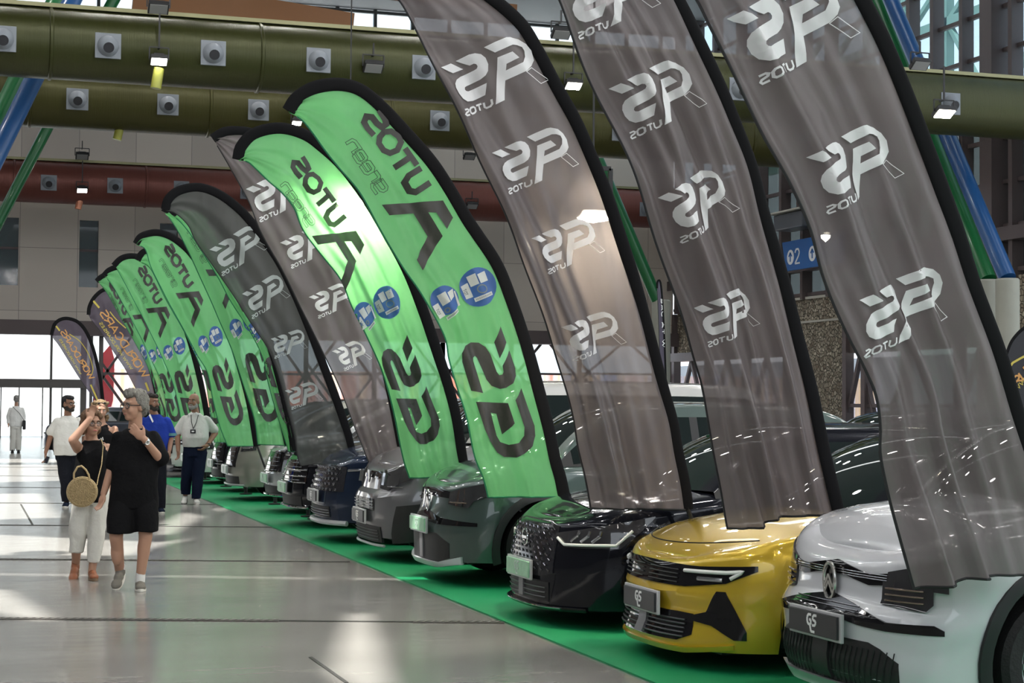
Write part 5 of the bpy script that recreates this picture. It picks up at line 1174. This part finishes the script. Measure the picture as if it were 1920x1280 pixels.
def person(px,py,label,rz=0,group=None,name='person'):
    g=ground(px,py); r=thing(name,(g.x,g.y,0),-math.atan2(g.x,g.y)+rz,label=label,cat='person',group=group); return r
def cloth(n,c,r=.85): return mat(n,c,r,noise=.12,nscale=5,bump=.3,bscale=30,spec=.08)
# --- man in black, hand at his chin
r=person(246,1104,'grey-haired person in black t-shirt and shorts, glasses, hand raised to the chin')
b=MB(); P,Rm=headmesh(b,(.0,-.02,1.58),-.95,0,1.08,(.01,.02,1.36))
rings(b,[(.86,.015,0,.15,.1),(1.1,.015,0,.14,.1),(1.25,.02,0,.14,.09),(1.36,.02,.01,.06,.055)])
limb(b,[(.155,0,1.29),(.24,-.06,1.11),(.09,-.24,1.305)],[.046,.043,.029]); hand(b,(.085,-.245,1.31),(-.72,.32,.62),(.35,-.1,.9),.25,1.08)
limb(b,[(-.12,0,1.29),(-.18,.02,1.05),(-.245,-.02,.83)],[.046,.042,.029]); hand(b,(-.248,-.025,.82),(-.25,-.2,-1),(.6,-.8,0),.6,1.0)
limb(b,[(-.08,0,.85),(-.135,-.08,.47),(-.10,.10,.15),(-.09,.11,.1)],[.09,.06,.042,.036]); b.ball((-.125,.0,.33),(.055,.065,.13)); limb(b,[(.1,0,.85),(.115,-.06,.46),(.075,-.04,.10)],[.09,.06,.038]); b.ball((.10,-.01,.34),(.056,.064,.13))
remesh(b,'skin',skinm,r,.0085)
face(r,P,Rm,1.08,brow=(.25,.22,.2),glasses=.0035); hair(r,P,Rm,1.08,(.21,.20,.18),'hair_grey','grey_wavy')
blackc=cloth('black_cotton',(.008,.008,.009)); b=MB()
rings(b,[(.70,.01,0,.215,.15),(.85,.01,-.01,.205,.16),(1.05,.02,-.01,.20,.16),(1.2,.02,0,.19,.14),(1.29,.025,.0,.185,.115),(1.345,.02,.01,.14,.09),(1.39,.02,.015,.08,.065)])
limb(b,[(.165,0,1.305),(.235,-.05,1.14)],[.066,.078]); limb(b,[(-.13,0,1.305),(-.17,.02,1.08)],[.066,.074]); remesh(b,'t_shirt',blackc,r,.011,3,.012,7)
b=MB(); rings(b,[(.49,-.11,-.07,.105,.12),(.6,-.10,-.04,.115,.13),(.80,-.06,0,.14,.14)]); rings(b,[(.50,.115,-.05,.11,.12),(.62,.11,-.03,.115,.13),(.80,.07,0,.14,.14)]); rings(b,[(.74,.01,0,.195,.14),(.95,.01,0,.19,.14)]); remesh(b,'shorts',blackc,r,.011,2,.01,8)
w=MB().lathe([(.033,-.012),(.035,0),(.033,.012)],'Z',n=20).build('wrist_watch',mat('watch_steel',(.6,.6,.6),.25,metal=.9),r); w.location=(.105,-.225,1.285); w.rotation_euler=(.5,-.9,0); MB().lathe([(0,.008),(.019,.008),(.02,0)],'Y',(0,-.04,0),18).build('watch_face',mat('watch_white',(.8,.8,.78),.3),w)
sock=cloth('sock_white',(.7,.7,.68)); gs_=cloth('shoe_grey',(.17,.16,.14)); sl=mat('sole_white',(.7,.68,.62),.6)
b=MB(); limb(b,[(-.092,.11,.11),(-.098,.09,.19)],[.043,.044]); remesh(b,'sock',sock,r,.008); b=MB(); limb(b,[(.075,-.04,.06),(.077,-.04,.13)],[.042,.043]); remesh(b,'sock',sock,r,.008)
shoe(r,(-.085,.13,.11),(-.2,-.8,-.5),gs_,sl); shoe(r,(.075,-.02,0),(.02,-1,0),gs_,sl)
# --- woman with the straw bag
r=person(163,1083,'person with brown bob in sleeveless black top and white trousers, hand on forehead')
b=MB(); P,Rm=headmesh(b,(.02,-.04,1.42),.42,.08,.98,(.03,.02,1.22))
rings(b,[(.8,.03,0,.14,.1),(1.05,.03,0,.125,.1),(1.18,.03,0,.14,.09),(1.27,.03,.01,.06,.055)])
limb(b,[(-.10,-.01,1.19),(-.145,-.19,1.27),(.0,-.17,1.46)],[.05,.042,.028]); hand(b,(.0,-.17,1.46),(.25,.25,.9),(-.8,-.3,.2),.8,.9)
limb(b,[(.165,.02,1.19),(.2,.06,.95),(.17,-.02,.74)],[.046,.038,.026]); hand(b,(.17,-.02,.73),(0,-.1,-1),(0,-1,0),.5,.9)
limb(b,[(-.04,0,.8),(-.1,-.02,.25),(-.10,.06,.12)],[.08,.045,.035]); limb(b,[(.1,0,.8),(.06,-.1,.2),(.04,-.1,.05)],[.08,.04,.034]); remesh(b,'skin',skinm,r,.0085)
face(r,P,Rm,.98,glasses=.0028,gm=mat('glasses_brown',(.05,.03,.02),.3),lips=(.4,.1,.1)); hair(r,P,Rm,.98,(.16,.09,.05),'hair_brown','bob')
b=MB(); rings(b,[(.70,.03,0,.175,.14),(.85,.025,0,.165,.135),(1.0,.025,-.005,.155,.125),(1.12,.03,-.005,.15,.12),(1.2,.03,0,.115,.095),(1.265,.03,.01,.075,.065)]); remesh(b,'sleeveless_top',blackc,r,.010,3,.010,8)
wht=cloth('white_linen',(.62,.61,.57)); b=MB(); rings(b,[(.235,-.10,-.01,.062,.075),(.45,-.085,-.02,.082,.095),(.7,-.05,0,.1,.12),(.82,-.02,0,.12,.12)]); rings(b,[(.15,.055,-.09,.058,.065),(.4,.08,-.06,.078,.09),(.7,.1,-.01,.1,.12),(.82,.07,0,.12,.12)]); rings(b,[(.68,.03,0,.17,.13),(.86,.03,0,.16,.12)]); remesh(b,'trousers',wht,r,.010,2,.012,10)
lea=mat('sandal_leather',(.26,.09,.04),.5); so=mat('sandal_sole',(.2,.13,.08),.7)
shoe(r,(-.10,.09,.07),(-.1,-.75,-.45),lea,so,'sandal',w=.04); shoe(r,(.045,-.09,0),(.1,-1,0),lea,so,'sandal',w=.04)
woman=r
# straw bag held by the strap
straw=mat('straw',(.48,.36,.19),.8,noise=.35,nscale=60,bump=.8,bscale=90)
bgd=thing('handbag',(0,0,0),label='round woven straw handbag with two loop handles hanging at the hip on a thin strap',cat='bag'); bgd.matrix_world=Matrix.Translation(woman.location)@Matrix.Rotation(woman.rotation_euler.z,4,'Z')
cx,cz=-.055,.80; b=MB(); b.lathe([(0,-.235),(.06,-.237),(.12,-.234),(.138,-.222),(.14,-.20),(.14,-.17),(.13,-.158),(0,-.155)],'Y',(cx,0,cz),40); body=b.build('bag_body',straw,bgd)
b=MB()
for k in range(24):
    q=2*math.pi*k/24; b.tube([(cx+.02*math.cos(q),-.24,cz+.02*math.sin(q)),(cx+.075*math.cos(q+.12),-.241,cz+.075*math.sin(q+.12)),(cx+.125*math.cos(q),-.238,cz+.125*math.sin(q))],.004,5)
for rr in (.02,.05,.085,.12): b.tube([(cx+rr*math.cos(q),-.241,cz+rr*math.sin(q)) for q in np.linspace(0,2*math.pi,33)],.004,5)
b.build('straw_weave',straw,body)
for y in (-.225,-.175): MB().tube([(cx-.075,y,cz+.115),(cx-.075,y,cz+.17),(cx-.045,y,cz+.225),(cx-.01,y,cz+.235),(cx+.03,y,cz+.20),(cx+.055,y,cz+.155),(cx+.065,y,cz+.11)],.0085,8).build('handle',straw,bgd)
MB().tube([(cx+.13,-.19,cz+.06),(cx+.14,-.165,cz+.12),(.115,-.16,1.05),(.125,-.115,1.22),(.11,-.05,1.27),(.08,.06,1.26)],.005,6).build('strap',straw,bgd)
# --- man in the white t-shirt behind
r=person(122,950,'person in plain white t-shirt and black trousers walking behind the couple, phone in hand')
b=MB(); P,Rm=headmesh(b,(.03,-.02,1.565),.75,0,1.05,(.02,.02,1.36)); rings(b,[(.9,.02,0,.15,.1),(1.25,.02,0,.14,.09),(1.38,.02,.01,.07,.06)])
limb(b,[(-.13,0,1.28),(-.235,.02,1.06),(-.3,-.03,.83)],[.046,.043,.029]); hand(b,(-.3,-.03,.82),(0,-.1,-1),(.3,-1,0),.9,1.05); limb(b,[(.17,0,1.28),(.275,.03,1.06),(.27,-.05,.82)],[.046,.043,.029]); hand(b,(.27,-.05,.8),(0,-.1,-1),(-.3,-1,0),.7)
limb(b,[(-.02,0,.8),(.02,-.04,.1)],[.08,.04]); limb(b,[(.12,0,.8),(.18,.1,.1)],[.08,.04]); remesh(b,'skin',skint,r,.010)
face(r,P,Rm,1.05,glasses=.003,beard=(mat('beard_dark',(.03,.025,.02),.8),.008)); hair(r,P,Rm,1.05,(.012,.012,.014),'hair_black','short')
tee=cloth('white_cotton',(.66,.65,.61)); b=MB(); rings(b,[(.79,.02,-.02,.2,.16),(.95,.02,-.03,.215,.175),(1.15,.02,-.01,.205,.15),(1.28,.02,0,.19,.12),(1.34,.02,.01,.14,.09),(1.39,.02,.01,.075,.065)]); limb(b,[(-.14,0,1.3),(-.225,.02,1.14)],[.066,.074]); limb(b,[(.18,0,1.3),(.265,.02,1.14)],[.066,.074]); remesh(b,'t_shirt',tee,r,.012,3,.012,7)
dk=cloth('dark_trousers',(.012,.013,.018)); b=MB(); rings(b,[(.08,.02,-.04,.07,.08),(.4,0,-.05,.085,.095),(.8,-.04,0,.12,.13)]); rings(b,[(.1,.18,.1,.07,.08),(.4,.15,.03,.085,.095),(.8,.08,0,.12,.13)]); rings(b,[(.72,.02,0,.18,.13),(.93,.02,0,.185,.14)]); remesh(b,'trousers',dk,r,.012,2,.01,10)
nvs=cloth('shoe_navy',(.01,.015,.03)); shoe(r,(.02,-.02,0),(-.1,-1,0),nvs,sl); shoe(r,(.18,.12,.03),(.1,-1,-.2),nvs,sl)
ph=thing('phone',(0,0,0),label='pale phone held in the lowered hand of the person in the white t-shirt',cat='phone'); ph.matrix_world=Matrix.Translation(r.location)@Matrix.Rotation(r.rotation_euler.z,4,'Z')
MB().box((-.285,-.075,.72),(.07,.012,.12),Matrix.Rotation(.3,3,'Y')).build('case',mat('phone_case',(.45,.55,.55),.3),ph,bevel=.004); MB().box((-.285,-.083,.72),(.06,.004,.105),Matrix.Rotation(.3,3,'Y')).build('screen',mat('phone_screen',(.02,.02,.03),.1),ph)
# --- woman with curly fair hair behind
r=person(188,988,'person with curly fair hair, sunglasses on the head and black sleeveless top, behind the couple')
b=MB(); P,Rm=headmesh(b,(-.02,-.02,1.50),.2,.15,.98,(.0,.02,1.30)); rings(b,[(.85,0,0,.15,.1),(1.1,0,0,.13,.1),(1.25,0,0,.15,.09),(1.33,0,.01,.06,.055)])
limb(b,[(.16,0,1.26),(.21,-.02,1.03),(.08,-.16,1.03)],[.046,.04,.028]); hand(b,(.08,-.16,1.03),(-1,-.2,.1),(0,0,1),.7,.9); limb(b,[(-.16,0,1.26),(-.19,0,1.02),(-.15,-.05,.82)],[.046,.04,.028]); hand(b,(-.15,-.05,.82),(0,-.1,-1),(0,-1,0),.6,.9)
limb(b,[(-.07,0,.85),(-.08,0,.1)],[.08,.04]); limb(b,[(.07,0,.85),(.07,0,.1)],[.08,.04]); remesh(b,'skin',skinm,r,.010)
face(r,P,Rm,.98,brow=(.1,.07,.04)); hair(r,P,Rm,.98,(.22,.15,.08),'hair_fair','curly')
g=MB()
for s in (-1,1): g.ball(P(s*.035,-.055,.105),(.019,.01,.012),10,Rm)
g.tube([P(-.07,-.02,.1),P(-.03,-.062,.108),P(.03,-.062,.108),P(.07,-.02,.1)],.004,6); g.build('sunglasses',mat('glasses_black'),r)
b=MB(); rings(b,[(.8,0,0,.165,.12),(1.0,0,0,.145,.115),(1.18,0,0,.15,.115),(1.26,0,0,.12,.09),(1.32,0,.01,.075,.06)]); sh=remesh(b,'sleeveless_top',blackc,r,.012,2,.006,8)
t=MB(); 
for k in range(3): t.prism([Vector((-.03+k*.02,-.118,1.12)),Vector((-.016+k*.02,-.118,1.12)),Vector((-.024+k*.02,-.119,1.135+.012*k)),Vector((-.036+k*.02,-.119,1.135+.012*k))],(0,-.004,0),(0,.01,0))
t.build('chest_print',mat('print_tee',(.8,.8,.8),.6),sh)
b=MB(); rings(b,[(.08,-.08,0,.06,.07),(.8,-.06,0,.1,.11)]); rings(b,[(.08,.07,0,.06,.07),(.8,.06,0,.1,.11)]); rings(b,[(.72,0,0,.16,.12),(.9,0,0,.15,.11)]); remesh(b,'trousers',dk,r,.012,2,.008,10)
shoe(r,(-.08,.03,0),(-.1,-1,0),nvs,sl,w=.04); shoe(r,(.07,.03,0),(.1,-1,0),nvs,sl,w=.04)
# --- man in blue polo
r=person(288,961,'person in royal blue polo shirt with dark beard, standing behind the person in black')
b=MB(); P,Rm=headmesh(b,(-.04,-.02,1.60),.8,0,1.05,(.0,.02,1.40)); rings(b,[(.9,0,0,.15,.1),(1.25,0,0,.14,.09),(1.4,0,.01,.07,.06)])
for s in (-1,1):
    limb(b,[(s*.155,0,1.31),(s*.235,.02,1.1),(s*.21,-.12,.9)],[.046,.043,.029]); hand(b,(s*.21,-.12,.9),(0,-.4,-1),(-s*.5,-1,0),.7); limb(b,[(s*.09,0,.85),(s*.1,0,.1)],[.08,.04])
remesh(b,'skin',skint,r,.010); face(r,P,Rm,1.05,beard=(mat('beard_dark'),.008)); hair(r,P,Rm,1.05,(.02,.015,.012),'hair_dark','short')
blue=cloth('blue_polo',(.02,.045,.30)); b=MB(); rings(b,[(.85,0,0,.195,.14),(1.1,0,0,.205,.145),(1.3,0,0,.19,.12),(1.37,0,.01,.14,.09),(1.43,0,.01,.07,.06)])
for s in (-1,1): limb(b,[(s*.165,0,1.33),(s*.235,.02,1.15)],[.066,.074])
pl=remesh(b,'polo_shirt',blue,r,.012,3,.01,7)
MB().prism([Vector((-.07,-.07,1.44)),Vector((-.02,-.125,1.33)),Vector((-.035,-.13,1.31)),Vector((-.09,-.09,1.42))],(0,-.006,0),(0,.006,0)).build('collar',mat('collar_white',(.75,.75,.75),.7),pl); MB().lathe([(.083,-.02),(.084,.02)],'Z',(.23,.02,1.14),18).build('sleeve_band',mat('band_teal',(.1,.25,.28),.7),pl)
b=MB(); 
for s in (-1,1): rings(b,[(.06,s*.1,0,.07,.08),(.8,s*.07,0,.11,.12)])
rings(b,[(.72,0,0,.18,.13),(.92,0,0,.18,.13)]); remesh(b,'trousers',dk,r,.012,2,.008,10)
for s in (-1,1): shoe(r,(s*.1,.03,0),(s*.1,-1,0),nvs,sl)
# --- man in white polo with lanyard
r=person(364,944,'person with shaved head and grey beard in white polo shirt, lanyard badge and navy trousers')
b=MB(); P,Rm=headmesh(b,(-.03,-.02,1.62),-.45,0,1.1,(.0,.02,1.40)); rings(b,[(.9,0,0,.15,.11),(1.25,0,0,.14,.09),(1.42,0,.01,.075,.065)])
limb(b,[(-.155,0,1.31),(-.275,.02,1.08),(-.26,-.06,.84)],[.05,.048,.034]); hand(b,(-.26,-.06,.84),(.05,-.2,-1),(.6,-1,0),.8,1.05)
limb(b,[(.155,0,1.31),(.315,.06,1.12),(.19,-.12,.93)],[.05,.048,.034]); hand(b,(.19,-.12,.93),(-.7,-.2,-.7),(-.2,-1,.4),.9,1.1)
limb(b,[(-.08,0,.85),(-.14,.15,.14)],[.08,.04]); limb(b,[(.09,0,.85),(.03,-.05,.1)],[.08,.04]); remesh(b,'skin',skint,r,.010)
face(r,P,Rm,1.1,beard=(mat('beard_grey',(.28,.27,.26),.8),.008),brow=(.05,.04,.035))
b=MB(); rings(b,[(.90,0,-.01,.19,.15),(1.05,0,-.035,.215,.185),(1.2,0,-.02,.21,.165),(1.32,0,0,.195,.125),(1.38,0,.01,.15,.095),(1.44,0,.01,.08,.065)]); limb(b,[(-.165,0,1.335),(-.265,.02,1.15)],[.07,.076]); limb(b,[(.165,0,1.335),(.29,.04,1.18)],[.07,.076]); pl=remesh(b,'polo_shirt',cloth('white_pique',(.55,.55,.53)),r,.012,3,.010,8)
b=MB(); b.box((-.08,-.1,1.425),(.07,.02,.035),Matrix.Rotation(-.5,3,'Y')).box((.03,-.1,1.425),(.07,.02,.035),Matrix.Rotation(.5,3,'Y')); b.build('collar',mat('collar_white'),pl,bevel=.005)
ld=mat('lanyard_black',(.01,.01,.012),.5); l=MB().tube([(-.07,-.09,1.44),(-.06,-.165,1.3),(-.03,-.2,1.19)],.006,6).tube([(.05,-.09,1.44),(.02,-.165,1.3),(-.03,-.2,1.19)],.006,6).build('lanyard',ld,r); MB().box((-.035,-.215,1.15),(.085,.008,.06)).build('badge_card',ld,l); MB().box((-.035,-.221,1.15),(.04,.004,.02)).build('badge_print',mat('print_tee'),l)
b=MB(); rings(b,[(.14,-.14,.15,.075,.085),(.45,-.12,.06,.09,.1),(.82,-.07,0,.12,.13)]); rings(b,[(.08,.03,-.05,.075,.085),(.45,.06,-.03,.09,.1),(.82,.08,0,.12,.13)]); rings(b,[(.75,0,0,.185,.14),(.94,0,0,.185,.145)]); tr_=remesh(b,'trousers',cloth('navy_trousers',(.008,.012,.028)),r,.012,2,.010,10)
MB().lathe([(.188,-.015),(.19,.015)],'Z',(0,0,0),28).build('belt',ld,tr_).scale=(1,.77,1); tr_.children[0].location=(0,0,.925)
whs=cloth('shoe_white',(.6,.6,.57)); shoe(r,(-.14,.19,.05),(-.1,-.9,-.3),whs,mat('sole_black',(.02,.02,.02),.7)); shoe(r,(.03,-.02,0),(.1,-1,0),whs,sl)
MB().lathe([(.034,-.012),(.034,.012)],'Z',(0,0,0),14).build('wrist_watch',ld,r).location=(.2,-.11,.95)
# --- distant man in white walking away
r=person(29,849,'distant person all in white walking away towards the bright entrance, dark shoulder bag')
b=MB(); P,Rm=headmesh(b,(0,0,1.62),math.pi,0,1.05,(0,.02,1.42)); rings(b,[(.9,0,0,.17,.12),(1.3,0,0,.13,.09)])
for s in (-1,1): limb(b,[(s*.155,0,1.3),(s*.24,.02,1.1),(s*.22,-.05,.86)],[.046,.043,.029]); hand(b,(s*.22,-.05,.86),(0,0,-1),(0,1,0),.6); limb(b,[(s*.08,0,.85),(s*.09,0,.1)],[.08,.04])
remesh(b,'skin',skinm,r,.012); hair(r,P,Rm,1.05,(.25,.24,.23),'hair_silver','short')
b=MB(); rings(b,[(.8,0,0,.2,.14),(1.1,0,0,.2,.14),(1.3,0,0,.19,.12),(1.42,0,0,.08,.07)])
for s in (-1,1): limb(b,[(s*.17,0,1.32),(s*.24,.02,1.1),(s*.22,-.03,.92)],[.066,.055,.05])
remesh(b,'shirt',cloth('white_shirt',(.7,.7,.68)),r,.014,2,.01,7); b=MB()
for s in (-1,1): rings(b,[(.06,s*.09,0,.075,.08),(.82,s*.07,0,.11,.12)])
rings(b,[(.74,0,0,.18,.13),(.92,0,0,.18,.13)]); remesh(b,'trousers',wht,r,.014,2,.01,9)
for s in (-1,1): shoe(r,(s*.09,-.06,0),(0,1,0),mat('shoe_dark',(.03,.03,.03),.6),mat('sole_black'))
hb_=thing('shoulder_bag',(0,0,0),label='small dark shoulder bag carried by the distant person in white',cat='bag'); hb_.matrix_world=Matrix.Translation(r.location)@Matrix.Rotation(r.rotation_euler.z,4,'Z')
MB().box((.24,-.1,.85),(.1,.16,.28)).build('bag_body',ld,hb_,bevel=.02); MB().tube([(.24,-.14,.98),(.1,-.17,1.2),(-.12,-.12,1.42),(-.14,.02,1.44)],.008,6).build('strap',ld,hb_)
